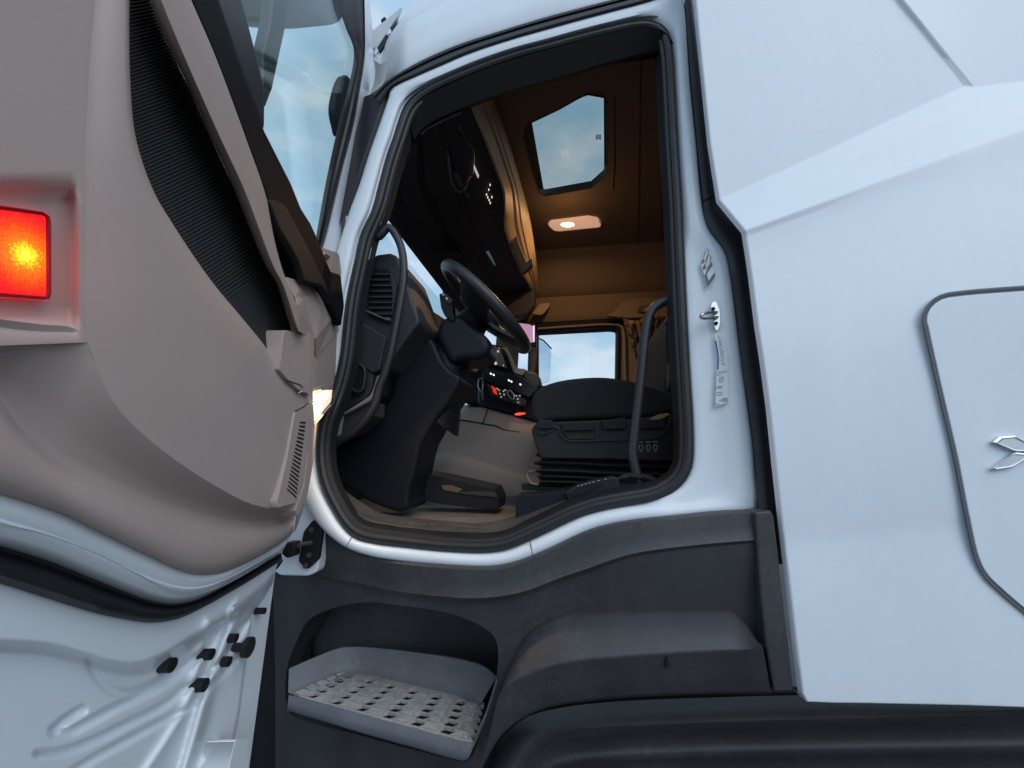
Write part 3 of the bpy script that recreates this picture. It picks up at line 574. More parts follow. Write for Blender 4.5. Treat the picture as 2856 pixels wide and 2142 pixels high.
# rubber band and white roll under the trim panel
tl = cr([(-90, 1345), (0, 1378), (90, 1405), (194, 1441), (271, 1480), (407, 1546), (497, 1588), (543, 1602), (610, 1600), (678, 1575), (746, 1539), (800, 1502), (818, 1482)], 70)
U_ = cr([zC(*p) for p in ((-200, 240), (0, 295), (300, 388), (600, 508), (900, 622), (1050, 650), (1200, 628), (1400, 530), (1600, 415), (1735, 335))], 70)
Lw = cr([zC(*p) for p in ((-200, 470), (0, 525), (300, 620), (600, 710), (850, 758), (950, 765), (1100, 740), (1250, 672), (1450, 560), (1600, 468), (1742, 375))], 70)
roll = sub(loft('door_rim', [pts(lerp2(tl, U_, t), PD, w) for t, w in ((-.15, .035), (.0, .042), (.15, .046), (.4, .044), (.46, .041), (.52, .044), (.75, .036), (.92, .018), (1.05, -.01))], DOORWHITE, DOOR, ang=70))
seam = cr([zC(*p) for p in ((0, 150), (300, 222), (600, 340), (850, 462), (1050, 560), (1200, 580), (1350, 545), (1600, 410))], 60)
loft('door_weatherstrip', [pts(lerp2(U_, Lw, t), PD, w) for t, w in ((-.06, -.01), (.0, .008), (.08, .012), (.2, .006), (.5, .022), (.75, .020), (.95, .006), (1.05, -.03))], RUBBER, DOOR, ang=60)
loft('seam', [pts([(x, y-1.0) for x, y in seam], PD, .0445), pts([(x, y+1.0) for x, y in seam], PD, .0452)], mat('sealer_line', (0.30, 0.32, 0.36), 0.7), DOOR)
# trim panel
K = cr([(-110, 872), (0, 890), (120, 905), (205, 915), (246, 955), (271, 1025), (316, 1120), (384, 1197), (497, 1288), (610, 1360), (700, 1405), (778, 1421), (818, 1423)], 70)
K2 = cr([(-110, 1000), (0, 1111), (45, 1175), (136, 1261), (271, 1328), (407, 1387), (543, 1432), (633, 1450), (720, 1457), (790, 1448), (822, 1430)], 70)
tlc = tl
panel = sub(loft('door_panel', [pts(lerp2(K, K2, t), PD, w) for t, w in ((0, .0985), (.03, .0975), (.3, .086), (.65, .066), (.92, .052), (1.0, .051))] +
     [pts(lerp2(K2, tlc, t), PD, w) for t, w in ((.04, .052), (.12, .058), (.25, .067), (.5, .073), (.8, .070), (.93, .062), (1.0, .045), (1.0, .03))], TAUPE, DOOR, ang=75))
KV = cr([(275, -90), (266, 0), (252, 150), (243, 300), (238, 420), (240, 520), (238, 700), (238, 850), (246, 955), (271, 1025), (316, 1120), (384, 1197), (497, 1288), (610, 1360), (700, 1405), (778, 1421), (818, 1423)], 80)
RB = cr([(363, -90), (362, 0), (361, 90), (364, 226), (375, 362), (398, 452), (434, 543), (488, 633), (560, 741), (610, 808), (687, 899), (740, 965), (778, 1025), (800, 1052), (830, 1080), (858, 1115), (867, 1180), (866, 1265), (850, 1355), (829, 1420)], 80)
sub(loft('armrest_panel', [pts(lerp2(KV, RB, t), PD, w) for t, w in ((0, .0985), (.08, .0992), (.2, .101), (.35, .104), (.55, .108), (.85, .112), (.93, .111), (.985, .104), (1.0, .08))], TAUPE, DOOR, ang=75))
# lamp zone of the panel, recessed round the marker lamp
KL = cr([(275, -90), (266, 0), (252, 150), (243, 300), (238, 420), (240, 520), (238, 700), (238, 850), (240, 905), (246, 955)], 40)
LF = [(-160, -90+1060*i/39) for i in range(40)]
def wl(x, y):
    # recess: rectangle x<208, y 528..905
    ix = sst((208-x)/22+.5) if x < 240 else 0; iy = sst((y-528)/14+.5)*sst((905-y)/26+.5)
    return -0.022*ix*iy*(0.8+0.2*sst((y-540)/330))
rows = []
for k in range(46):
    t = k/45; r = lerp2(LF, KL, t); rows.append([PD(x, y, .0985+wl(x, y)-.0*t) for x, y in r])
sub(loft('lamp_recess', rows, TAUPE, DOOR, ang=75))
# red marker lamp
RL = mat('red_lens', (0.55, 0.01, 0.01), 0.25, emit=(1.0, 0.008, 0.02), es=1.0, bump=0.3, bscale=300, coat=0.5)
OL = mat('amber_core', (0.9, 0.2, 0.02), 0.4, emit=(1.0, 0.10, 0.005), es=1.6)
YL = mat('hot_core', (1, 0.7, 0.2), 0.4, emit=(1.0, 0.62, 0.04), es=4.0)
mk_ = sub(slab('marker_lamp', pts(rnd([(-120, 560), (0, 573), (132, 592), (140, 604), (142, 832), (134, 838), (0, 828), (-120, 820)], 8), PD, .088), -DN*.02, RL, DOOR, bevel=0.004))
tube('lens_border', pts(lin(rnd([(-120, 566), (0, 579), (127, 597), (135, 607), (136, 828), (129, 832), (0, 822), (-120, 814)], 8), 60, True), PD, .0885), .0022, mat('dark_red', (0.25, 0.0, 0.01), .3), mk_, n=6, closed=True)
# lens glow: bright bulb seen through the lens, built as a stack of rounded lens facets
def blob(name, c, rx, ry, w, m, n=20, jit=0.0, seed=1):
    q = random.Random(seed); P_ = []
    for i in range(n):
        a = 2*math.pi*i/n; k = 1+jit*(q.random()-.5); P_.append((c[0]+rx*k*math.cos(a), c[1]+ry*k*math.sin(a)))
    return slab(name, pts(P_, PD, w), -DN*.003, m, mk_ if m is not RL else DOOR, bevel=.001)
def lens_glow():
    m = bpy.data.materials.new('bulb_glow'); m.use_nodes = True; t = m.node_tree; b = t.nodes['Principled BSDF']
    return m
# warm bulb glow as a radial emission of the lit lens itself (the lens is the lamp)
lm = RL.node_tree; bs = lm.nodes['Principled BSDF']
gc = PD(72, 712, .088); co_ = lm.nodes.new('ShaderNodeNewGeometry'); vd = lm.nodes.new('ShaderNodeVectorMath'); vd.operation = 'DISTANCE'; vd.inputs[1].default_value = gc
lm.links.new(co_.outputs['Position'], vd.inputs[0])
nz2 = lm.nodes.new('ShaderNodeTexNoise'); nz2.inputs['Scale'].default_value = 420; mt = lm.nodes.new('ShaderNodeMath'); mt.operation = 'MULTIPLY_ADD'; mt.inputs[1].default_value = 0.022; mt.inputs[2].default_value = -0.011
ad = lm.nodes.new('ShaderNodeMath'); ad.operation = 'ADD'; lm.links.new(co_.outputs['Position'], nz2.inputs['Vector']); lm.links.new(nz2.outputs['Fac'], mt.inputs[0]); lm.links.new(mt.outputs[0], ad.inputs[0]); lm.links.new(vd.outputs['Value'], ad.inputs[1])
rp = lm.nodes.new('ShaderNodeValToRGB'); e = rp.color_ramp.elements
e[0].position = 0.0; e[0].color = (3.0, 1.7, 0.12, 1); e[1].position = 1.0; e[1].color = (0.85, 0.004, 0.018, 1)
for p_, c_ in ((0.10, (2.0, 0.85, 0.02, 1)), (0.24, (1.2, 0.20, 0.005, 1)), (0.50, (1.0, 0.05, 0.004, 1)), (0.68, (0.9, 0.008, 0.012, 1))): el = e.new(p_); el.color = c_
dv = lm.nodes.new('ShaderNodeMath'); dv.operation = 'DIVIDE'; dv.inputs[1].default_value = 0.062; lm.links.new(ad.outputs[0], dv.inputs[0]); lm.links.new(dv.outputs[0], rp.inputs['Fac']); lm.links.new(rp.outputs['Color'], bs.inputs['Emission Color']); bs.inputs['Emission Strength'].default_value = 1.0
pl = bpy.data.lights.new('marker_light', 'POINT'); pl.energy = 0.035; pl.color = (1, 0.02, 0.03); pl.shadow_soft_size = 0.02
po = bpy.data.objects.new('marker_light', pl); po.location = PD(100, 710, .112); link(po, mk_)

# ribbed black insert
ML = cr([(362, -90), (362, 0), (361, 90), (364, 226), (375, 362), (398, 452), (434, 543), (488, 633), (560, 741), (610, 808), (687, 899), (740, 965), (780, 1028)], 90)
MR = cr([(398, -90), (420, 0), (452, 90), (500, 190), (529, 249), (588, 384), (646, 511), (700, 640), (741, 741), (769, 785), (800, 880), (812, 920), (800, 960)], 90)
rows = []; nr = 236
ml = lin(ML, nr); mr_ = lin(MR, nr)
for k in range(nr):
    a, b = ml[k], mr_[k]; rib = .0016*(1 if k % 2 else -1) if k < 190 else 0
    rows.append([PD(a[0]+(b[0]-a[0])*t-4*(1-t), a[1]+(b[1]-a[1])*t+14*math.sin(t*math.pi)*0, .085-.02*math.sin(t*math.pi*.5)+rib) for t in (0, .12, .3, .5, .7, .85, 1)])
sub(loft('mesh_insert', rows, MESHF, DOOR, ang=10))
# pull beam beside the insert
b0 = cr([(398, -90), (420, 0), (452, 90), (529, 249), (588, 384), (646, 511), (741, 741), (769, 785), (800, 870), (814, 903)], 50)
b1 = cr([(420, -90), (450, 0), (490, 100), (560, 262), (622, 400), (680, 525), (764, 745), (788, 790), (818, 880), (832, 922)], 50)
b2 = cr([(495, -90), (533, 0), (601, 158), (669, 339), (700, 425), (723, 488), (744, 556), (752, 600), (768, 680), (787, 750), (800, 785), (828, 850), (846, 932)], 50)
sub(loft('pull_beam', [pts(b0, PD, .07), pts(b0, PD, .10), pts(lerp2(b0, b1, .5), PD, .122), pts(b1, PD, .132), pts(lerp2(b1, b2, .5), PD, .133), pts(lerp2(b1, b2, .94), PD, .130), pts(b2, PD, .12), pts(b2, PD, .07)], TAUPE2, DOOR, ang=50))
core('panel_upright', rnd([(792, 925), (800, 921), (840, 931), (864, 929), (868, 1010), (862, 1100), (830, 1085), (800, 1056), (779, 1030)], 3), .1165, .07, TAUPE, bevel=.002)
core('panel_edge', rnd([(864, 930), (877, 942), (877, 1010), (872, 1100), (872, 1200), (868, 1300), (852, 1380), (830, 1440), (824, 1424), (848, 1356), (861, 1265), (861, 1110), (865, 1010)], 3), .114, .03, TAUPE2, bevel=.004)
# hinge-side chamfer faces of the trim
obj('pocket_ledge', [PD(799, 773, .085), PD(849, 786, .06), PD(903, 801, .045), PD(901, 808, .05), PD(845, 832, .075), PD(823, 829, .10), PD(812, 812, .105)], [(0, 1, 5, 6), (1, 2, 3, 4), (1, 4, 5)], TAUPE, DOOR, solid=.003, smooth=False)
obj('pocket_face', [PD(823, 829, .10), PD(845, 832, .075), PD(901, 808, .05), PD(935, 872, .045), PD(953, 912, .04), PD(879, 994, .085), PD(877, 945, .10), PD(841, 931, .118), PD(828, 850, .118)], [(0, 1, 6, 7, 8), (1, 2, 3, 5, 6), (3, 4, 5)], TAUPE2, DOOR, solid=.003, smooth=False)
obj('hinge_face', [PD(879, 994, .085), PD(953, 912, .04), PD(949, 1062, .04), PD(940, 1100, .04), PD(925, 1130, .04), PD(876, 1190, .085), PD(874, 1100, .09)], [(0, 1, 2, 3, 4, 5, 6)], TAUPE, DOOR, solid=.003, smooth=False)
obj('lower_face', [PD(874, 1185, .088), PD(880, 1180, .07), PD(872, 1280, .06), PD(856, 1370, .05), PD(836, 1440, .045), PD(820, 1482, .04), PD(828, 1430, .06), PD(850, 1362, .08), PD(868, 1280, .085)], [(0, 1, 2, 8), (8, 2, 3, 7), (7, 3, 4, 6), (6, 4, 5)], TAUPE2, DOOR, solid=.003, smooth=False)
core('hinge_backing', [(815, 780), (900, 806), (945, 905), (940, 1085), (880, 1180), (862, 1100), (862, 930), (826, 850)], .032, .0, TAUPE2, bevel=.003)
# courtesy lamp
LENS = mat('courtesy_lens', (0.9, 0.85, 0.75), 0.3, emit=(1.0, 0.76, 0.48), es=0.75)
LHOT = mat('courtesy_bulb', (1, 0.9, 0.7), 0.3, emit=(1.0, 0.88, 0.66), es=2.2)
lp3 = [(872, 1092, .094), (926, 1068, .052), (933, 1075, .050), (931, 1101, .050), (922, 1123, .052), (876, 1178, .093)]
cl_ = sub(slab('courtesy_lamp', [PD(*p) for p in lp3], -DN*.012, LENS, DOOR, bevel=.003))
slab('bulb', [PD(x, y, w+.003) for x, y, w in ((890, 1100, .082), (915, 1088, .063), (919, 1098, .060), (914, 1112, .062), (894, 1140, .080), (888, 1128, .084))], -DN*.002, LHOT, cl_, bevel=.001)
ring = [(868, 1090, .097), (926, 1063, .053), (937, 1072, .049), (935, 1102, .049), (925, 1126, .051), (874, 1187, .095)]
tube('lamp_bezel', [PD(*p) for p in lin(ring+[ring[0]], 40)], .003, TAUPE, cl_, n=6)
al = bpy.data.lights.new('courtesy_light', 'AREA'); al.energy = 0.9; al.color = (1, 0.74, 0.44); al.size = 0.008
ao = bpy.data.objects.new('courtesy_light', al); ao.location = PD(905, 1112, .075)+Vector((.035, .02, -.01)); ao.rotation_euler = Vector((0.75, -0.25, -0.65)).to_track_quat('-Z', 'Y').to_euler(); link(ao, cl_)
# speaker grille on the panel edge
sg_ = sub(core('speaker_cover', rnd([(822, 1152), (859, 1126), (858, 1240), (846, 1330), (824, 1404), (774, 1418), (772, 1400), (800, 1280)], 6), .116, .10, TAUPE, bevel=.003))
V = []; F = []
for i in range(19):
    t = i/18; a = (838-36*t, 1176+186*t); b = (853-26*t, 1170+208*t+6)
    p = [PD(a[0], a[1], .1175), PD(a[0]+1, a[1]+4.2, .1175), PD(b[0], b[1]+5, .1175), PD(b[0], b[1]+.5, .1175)]
    k = len(V); V += p+[q+DN*(-.004) for q in p]; F += [(k, k+1, k+2, k+3), (k, k+4, k+5, k+1), (k+2, k+6, k+7, k+3), (k+1, k+5, k+6, k+2), (k+3, k+7, k+4, k)]
obj('grille_slots', V, F, BLACKP, sg_, smooth=False)
tube('panel_joint', pts(cr([zQ(*p) for p in ((80, 830), (150, 855), (245, 890), (262, 910), (255, 950), (205, 980))], 20), PD, .1172), .0012, BLACKP, DOOR, n=5)
tube('panel_joint', pts(cr([zQ(*p) for p in ((180, 1190), (250, 1150), (330, 1098))], 12), PD, .1165), .0013, BLACKP, DOOR, n=5)

# dark window-side trim and grab bar
gb = [(500, -60), (533, 0), (601, 158), (669, 339), (723, 488), (747, 556), (780, 639), (810, 689), (831, 727), (849, 786), (903, 801), (928, 860), (953, 912), (962, 851), (952, 765), (925, 757), (912, 727), (899, 692), (880, 648), (867, 620), (841, 579), (814, 511), (741, 366), (690, 240), (640, 100), (606, 0), (585, -60)]
core('grab_bar', gb, .085, .03, mat('grab_black', (0.010, 0.009, 0.010), .6, spec=.15), bevel=.008, seg=3)
core('window_trim', [(570, -60), (606, 0), (640, 100), (690, 240), (741, 366), (741, 300), (740, 250), (722, 170), (700, 85), (677, 0), (660, -60)], .06, .0, mat('gloss_trim', (0.03, 0.031, 0.037), 0.32), bevel=.008, seg=3)
core('grab_face', [(747, 556), (780, 560), (800, 575), (860, 690), (905, 780), (928, 850), (900, 800), (849, 786), (831, 727), (810, 689), (780, 639)], .100, .08, BLACKP, bevel=.006)
core('pocket_box', [(740, 640), (787, 680), (812, 690), (851, 788), (799, 775), (770, 720)], .05, .02, DASH, bevel=.004)
pod = sub(core('switch_pod', rnd([(880, 684), (899, 691), (942, 705), (947, 715), (952, 766), (930, 770), (905, 735)], 4), .045, .0, TAUPE2, bevel=.006))
core('window_switch', rnd([(898, 705), (910, 708), (922, 716), (914, 724), (903, 716)], 2), .049, .044, DASH, pod, bevel=.001)
core('switch_mark', [(901, 706), (905, 704), (907, 709), (904, 711)], .0495, .048, WPRINT, pod, bevel=0)
# window frame, glass
fo = cr([(1010, -90), (1015, 0), (1016, 80), (1015, 158), (1000, 260), (986, 343), (947, 497), (909, 655), (885, 740)], 50)
fi = cr([(935, -90), (941, 0), (965, 80), (987, 140), (970, 250), (945, 343), (911, 497), (885, 640), (868, 740)], 50)
fw = cr([(1024, -90), (1031, 0), (1041, 110), (1041, 180), (1028, 262), (1013, 343), (984, 497), (959, 655), (945, 760)], 50)
loft('window_rubber', [pts(fi, PD, -.035), pts(fi, PD, -.012), pts(lerp2(fi, fo, .3), PD, -.004), pts(lerp2(fi, fo, .5), PD, -.010), pts(lerp2(fi, fo, .7), PD, -.002), pts(fo, PD, -.004), pts(fo, PD, -.03)], RUBBER, DOOR, ang=50)
loft('window_frame', [pts(fo, PD, -.04), pts(fo, PD, -.006), pts(lerp2(fo, fw, .1), PD, .002), pts(lerp2(fo, fw, .55), PD, .003), pts(lerp2(fo, fw, .62), PD, .0005), pts(lerp2(fo, fw, .95), PD, .0), pts(fw, PD, -.006), pts(fw, PD, -.05)], DOORWHITE, DOOR, ang=50)
gpoly = [(560, -120), (950, -120), (955, 0), (1000, 130), (1000, 170), (955, 343), (920, 497), (895, 660), (860, 700), (700, 420), (600, 150)]
core('window_pane', gpoly, -.022, -.027, DGLASS, bevel=0)
# outside mirror arm and housing, seen through the pane
MH = mat('mirror_housing', (0.035, 0.04, 0.04), 0.5)
mir = sub(core('mirror', rnd([(770, -60), (900, -100), (945, -20), (960, 40), (948, 62), (925, 70), (850, 78), (800, 82), (775, 60)], 14), -.30, -.46, MH, bevel=.02, seg=3))
core('mirror_arm', [(768, -60), (812, -60), (806, 20), (796, 82), (775, 180), (760, 250), (741, 300), (735, 290), (735, 150), (755, 60)], -.20, -.24, MH, mir, bevel=.012, seg=3)
core('lower_mirror', cr([(958, 215), (972, 210), (985, 240), (980, 300), (967, 350), (950, 385), (942, 355), (934, 310), (940, 265)], 26, True), -.07, -.10, BLACKP, mir, bevel=.02, seg=3)
# rubber plugs and bumper stop on the lower door
def plug(c, r, l=.016):
    w = wdoor(*c); a = PD(c[0], c[1], w); b = a+DN*l
    tube('rubber_plug', [a-DN*.01, b-DN*.004, b-DN*.001, b], lambda t: r*(1.0 if t < .9 else .72), BLACKP, DOOR, n=12, ang=60)
for c, r in ((zC(1015, 1025), .0125), (zC(1265, 958), .011), (zC(1222, 1148), .0125), (zC(1375, 1003), .0105), (zC(1418, 858), .0095), (zC(1600, 690), .008)): plug(c, r)
c = zC(1465, 915); w = wdoor(*c); a = PD(c[0], c[1], w)
tube('bumper_stop', [a-DN*.01, a+DN*.016, a+DN*.019, a+DN*.024, a+DN*.03, a+DN*.033], lambda t: .010 if t < .3 else (.022 if t < .9 else .014), RUBBER, DOOR, n=16, ang=50)
core('hinge_cover', rnd([zC(1450, 1490), zC(1470, 1478), zC(1530, 1480), zC(1535, 1560), zC(1530, 1720), zC(1400, 1720)], 6), .03, -.03, DOORWHITE, bevel=.006)

# ================================================================== cabin interior
def z1(x, y): return (900+x*0.27125, 600+y*0.27125)
def z2(x, y): return (1400+x*0.27125, 800+y*0.27125)
def z3(x, y): return (850+x*0.27125, 1050+y*0.27125)
def z4(x, y): return (1400+x*0.27125, 1150+y*0.27125)
def zr(x, y): return (900+x*0.4521, y*0.4521)
def za(x, y): return (1080+x*0.205, 250+y*0.205)
def zb(x, y): return (1080+x*0.205, 560+y*0.205)
def zc(x, y): return (1280+x*0.1387, 950+y*0.1387)
def W(x, y, z): return Vector((x, y, 1.65+z))
def yslab(name, poly, Y, th, m, par=None, bevel=.004, **k): return slab(name, pts(poly, PY, Y), (0, th, 0), m, par or T, bevel=bevel, **k)
ZF, ZC = -0.255, 1.65
# floor, walls and roof that close the cabin
fl_ = sub(obj('cabin_floor', [W(-.74, 1.20, ZF), W(1.5, 1.20, ZF), W(1.5, 3.5, ZF), W(-1.15, 3.5, ZF), W(-1.15, 1.55, ZF)], [(0, 1, 2, 3, 4)], FLOORM, T, smooth=False, solid=.03, soff=-1))
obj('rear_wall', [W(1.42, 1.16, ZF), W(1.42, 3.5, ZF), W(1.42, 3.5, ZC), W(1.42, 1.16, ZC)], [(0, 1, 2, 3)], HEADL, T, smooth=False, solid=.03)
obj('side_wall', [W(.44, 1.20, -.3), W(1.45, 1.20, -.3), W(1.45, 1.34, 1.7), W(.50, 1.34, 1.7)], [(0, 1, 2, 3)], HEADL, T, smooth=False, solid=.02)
obj('upper_side_wall', [W(-.52, 1.33, 1.52), W(1.45, 1.33, 1.52), W(1.45, 1.37, 1.70), W(-.52, 1.37, 1.70)], [(0, 1, 2, 3)], BLACKP, T, smooth=False, solid=.02)
obj('front_wall', [W(-1.12, 1.5, ZF), W(-1.12, 3.5, ZF), W(-1.12, 3.5, .30), W(-1.12, 1.5, .30)], [(0, 1, 2, 3)], DASH2, T, smooth=False, solid=.03)
obj('front_side_wall', [W(-1.14, 1.6, -.25), W(-.80, 1.26, -.25), W(-.80, 1.24, .5), W(-1.14, 1.6, .5)], [(0, 1, 2, 3)], DASH2, T, smooth=False, solid=.02)
# headliner with the roof hatch
hz_o = [(1461, 385), (1466, 360), (1480, 343), (1560, 305), (1630, 265), (1650, 261), (1688, 270), (1692, 290), (1692, 478), (1682, 496), (1650, 524), (1520, 547), (1502, 538), (1490, 505), (1470, 430)]
hatch_o = [PZ(x, y, ZC) for x, y in hz_o]
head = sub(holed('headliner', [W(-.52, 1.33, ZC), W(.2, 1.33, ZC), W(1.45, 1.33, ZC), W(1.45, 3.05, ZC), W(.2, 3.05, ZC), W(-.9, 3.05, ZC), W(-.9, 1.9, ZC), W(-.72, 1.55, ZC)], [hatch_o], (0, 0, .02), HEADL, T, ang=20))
hatch = sub(loft('roof_hatch', [[p+Vector((0, 0, -.004)) for p in hatch_o], [p+Vector((0, 0, .05)) for p in hatch_o]], BLACKP, T, closed=True, ang=60))
HI = [PZ(x, y, ZC+.05) for x, y in [(1483, 341), (1560, 304), (1625, 271), (1640, 266), (1684, 274), (1685, 475), (1641, 515), (1517, 533)]]
holed('hatch_frame', [p+Vector((0, 0, .05))+Vector(((p.x-.05)*.35, (p.y-1.9)*.35, 0)) for p in hatch_o], [HI], (0, 0, .01), BLACKP, hatch, ang=20)
slab('hatch_glass', [p+Vector((0, 0, .012)) for p in HI], (0, 0, .004), RGLASS, hatch, bevel=0)
hl = [PZ(x, y, ZC+.055) for x, y in ((1664, 376), (1667, 375), (1667, 389), (1664, 390))]
for dx in (0, 4, 8, 12): slab('glass_print', [PZ(x+dx, y, ZC+.053) for x, y in ((1662, 376), (1664.5, 375), (1664.5, 389), (1662, 390))], (0, 0, .001), DPRINT, hatch, bevel=0)
for a, b in (((1786, 160), (1780, 690)), ((1836, 130), (1848, 680))):
    tube('headliner_seam', [PZ(a[0]+(b[0]-a[0])*t, a[1]+(b[1]-a[1])*t, ZC-.001) for t in (0, .2, .4, .6, .8, 1)], .003, mat('seam_dark', (0.06, 0.045, 0.03), 0.9), head, n=6)
hr = cr([zr(1790, 600), zr(1790, 800), zr(1795, 1000), zr(1785, 1170)], 20)
tube('hatch_rim', [PZ(x, y, ZC-.002) for x, y in hr], .006, HEADL, head, n=6)
obj('cab_roof', [W(-1.0, 1.25, 1.78), W(1.5, 1.25, 1.86), W(1.5, 3.6, 1.86), W(-1.0, 3.6, 1.78), ], [(0, 1, 2, 3)], WHITE, T, smooth=False) if False else None
# dome lamp
dl_poly = [(1528, 628), (1536, 620), (1640, 607), (1668, 612), (1678, 627), (1672, 634), (1560, 645), (1546, 644)]
DOMEL = mat('dome_lens', (0.75, 0.6, 0.5), 0.25, emit=(1.0, 0.55, 0.36), es=0.4, coat=0.5)
dome = sub(slab('dome_lamp', [PZ(x, y, ZC-.022) for x, y in rnd(dl_poly, 4)], (0, 0, .02), DOMEL, T, bevel=.004))
DB = mat('dome_bulb', (1, 0.9, 0.7), 0.3, emit=(1.0, 0.72, 0.34), es=14.0)
bc = [PZ(1583+14*math.cos(a)*1.3, 627+6*math.sin(a), ZC-.0235) for a in [2*math.pi*i/18 for i in range(18)]]
slab('bulb', bc, (0, 0, .001), DB, dome, bevel=0)
tube('lamp_bezel', [PZ(x, y, ZC-.018) for x, y in lin(rnd(dl_poly, 4), 40, True)], .004, mat('bezel', (0.5, 0.42, 0.36), 0.4), dome, n=6, closed=True)
for k in range(6):
    x = 1600+k*12; tube('lens_rib', [PZ(x, 614+(0-k)*.7, ZC-.0235), PZ(x+3, 638-k*.9, ZC-.0235)], .0012, DOMEL, dome, n=5)
dal = bpy.data.lights.new('dome_downlight', 'AREA'); dal.energy = 4.2; dal.color = (1.0, 0.56, 0.24); dal.size = 0.03
dao = bpy.data.objects.new('dome_downlight', dal); dao.location = PZ(1590, 627, ZC-.03); link(dao, dome)
dpl = bpy.data.lights.new('dome_light', 'POINT'); dpl.energy = 0.85; dpl.color = (1.0, 0.56, 0.24); dpl.shadow_soft_size = 0.03
dpo = bpy.data.objects.new('dome_light', dpl); dpo.location = PZ(1583, 627, ZC-.20); link(dpo, dome)
# far side: coved header, passenger wall, window, pillar
far_rows = [[W(x, y, z) for x in (-1.1, -.6, -.26, .1, .5, .93, 1.45)] for y, z in ((2.95, ZC+.002), (3.02, 1.635), (3.10, 1.58), (3.22, 1.46), (3.29, 1.40), (3.32, 1.385), (3.38, 1.26), (3.41, 1.20), (3.44, 1.165))]
cove = sub(loft('side_header', far_rows, mat('header_beige', (0.29, 0.215, 0.145), 0.7, bump=.3, bscale=700), T, ang=25))
wall_o = [W(-.62, 3.45, 1.22), W(1.45, 3.45, 1.22), W(1.45, 3.45, ZF), W(-.75, 3.45, ZF)]
win = [PY(x, y, 3.45) for x, y in rnd([(1490, 922), (1705, 911), (1727, 914), (1731, 930), (1728, 1130), (1490, 1130)], 8)]
qw = [PY(x, y, 3.45) for x, y in rnd([(1448, 940), (1476, 938), (1472, 1060), (1440, 1060)], 4)]
pwall = sub(holed('passenger_wall', wall_o, [win, qw], (0, .05, 0), mat('pillar_brown', (0.30, 0.215, 0.14), 0.7, bump=.3, bscale=700), T, ang=20))
sweep('window_seal', [PY(x, y, 3.445) for x, y in rnd([(1496, 929), (1703, 918), (1722, 922), (1724, 935), (1721, 1120), (1496, 1120)], 10)], circ(.035, 8, .7), YV, RUBBER, pwall, closed=True)
loft('window_surround', [[PY(x, y, Y_) for x, y in lin([(1440, 905+d), (1500, 902+d), (1600, 896+d), (1700, 890+d), (1760, 887+d)], 20)] for d, Y_ in ((-4, 3.43), (0, 3.40), (8, 3.39), (16, 3.42))], BLACKP, pwall)
slab('window_pane', [PY(x, y, 3.47) for x, y in ((1485, 915), (1735, 905), (1735, 1140), (1485, 1140))], (0, .004, 0), GLASS, pwall, bevel=0)
tube('window_reveal', [PY(x, y, 3.40) for x, y in cr([(1500, 917), (1600, 910), (1700, 905), (1732, 909), (1739, 925), (1742, 1000), (1745, 1080)], 30)], .012, mat('reveal_plastic', (0.30, 0.25, 0.22), 0.6), pwall, n=8)
yslab('door_post', [(1474, 930), (1499, 928), (1497, 1000), (1492, 1055), (1470, 1060)], 3.40, .06, mat('post_plastic', (0.10, 0.11, 0.11), 0.5), bevel=.015)
# ledge shapes on the far header
yslab('header_vent', rnd([z2(300, 280), z2(390, 170), z2(500, 165), z2(480, 210), z2(430, 275), z2(400, 290)], 5), 3.30, .02, BEIGE, bevel=.006)
hd = [z2(1080, 280), z2(1150, 260), z2(1250, 140), z2(1300, 120), z2(1760, 105), z2(1900, 105), z2(1900, 300), z2(1300, 320), z2(1080, 300)]
yslab('header_shelf', hd, 3.31, .05, mat('header_beige', (0.29, 0.215, 0.145), 0.7), bevel=.01)
ho = sub(yslab('coat_hook', rnd([z2(1390, 250), z2(1420, 195), z2(1560, 185), z2(1540, 250), z2(1480, 262)], 4), 3.285, .04, mat('hook_brown', (0.12, 0.08, 0.05), 0.6), bevel=.006))
yslab('hook_lip', [z2(1450, 250), z2(1490, 205), z2(1505, 215), z2(1490, 255)], 3.27, .02, BEIGE, ho, bevel=.004)
# passenger side mirror outside and pillar display
_mn = Vector((.8, -.6, .0)); _mp = PY(1490, 1000, 3.60); _mo = [(1499, 945), (1515, 953), (1535, 974), (1538, 985), (1534, 1064), (1490, 1078), (1486, 1050)]
pm = sub(slab('passenger_mirror', [plane(x, y, _mp, _mn) for x, y in rnd(_mo, 5)], -_mn*.06, mat('mirror_face', (0.62, 0.70, 0.80), 0.03, metal=1.0), T, bevel=.004))
tube('mirror_rim', [plane(x, y, _mp-_mn*.006, _mn) for x, y in lin([(1499, 942), (1516, 950), (1538, 973)], 14)], .008, DASH, pm, n=6)
dsp = sub(yslab('mirror_display', rnd([(1420, 892), (1495, 902), (1496, 965), (1424, 962)], 4), 3.22, .04, BLACKP, bevel=.006))
yslab('screen', rnd([(1428, 898), (1478, 905), (1487, 912), (1489, 955), (1470, 955), (1432, 950)], 4), 3.212, .004, mat('pink_screen', (0.25, 0.15, 0.22), 0.15, emit=(0.42, 0.22, 0.36), es=0.9, coat=.5), dsp, bevel=.001)
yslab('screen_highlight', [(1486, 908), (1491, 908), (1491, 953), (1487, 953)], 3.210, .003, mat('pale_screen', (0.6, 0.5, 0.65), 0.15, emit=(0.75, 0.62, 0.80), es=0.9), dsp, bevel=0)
dsn = sub(yslab('mirror_display', rnd([(1042, 540), (1066, 548), (1070, 640), (1062, 652), (1040, 654)], 3), 1.40, .03, mat('display_back', (0.28, 0.32, 0.40), 0.3), bevel=.003))
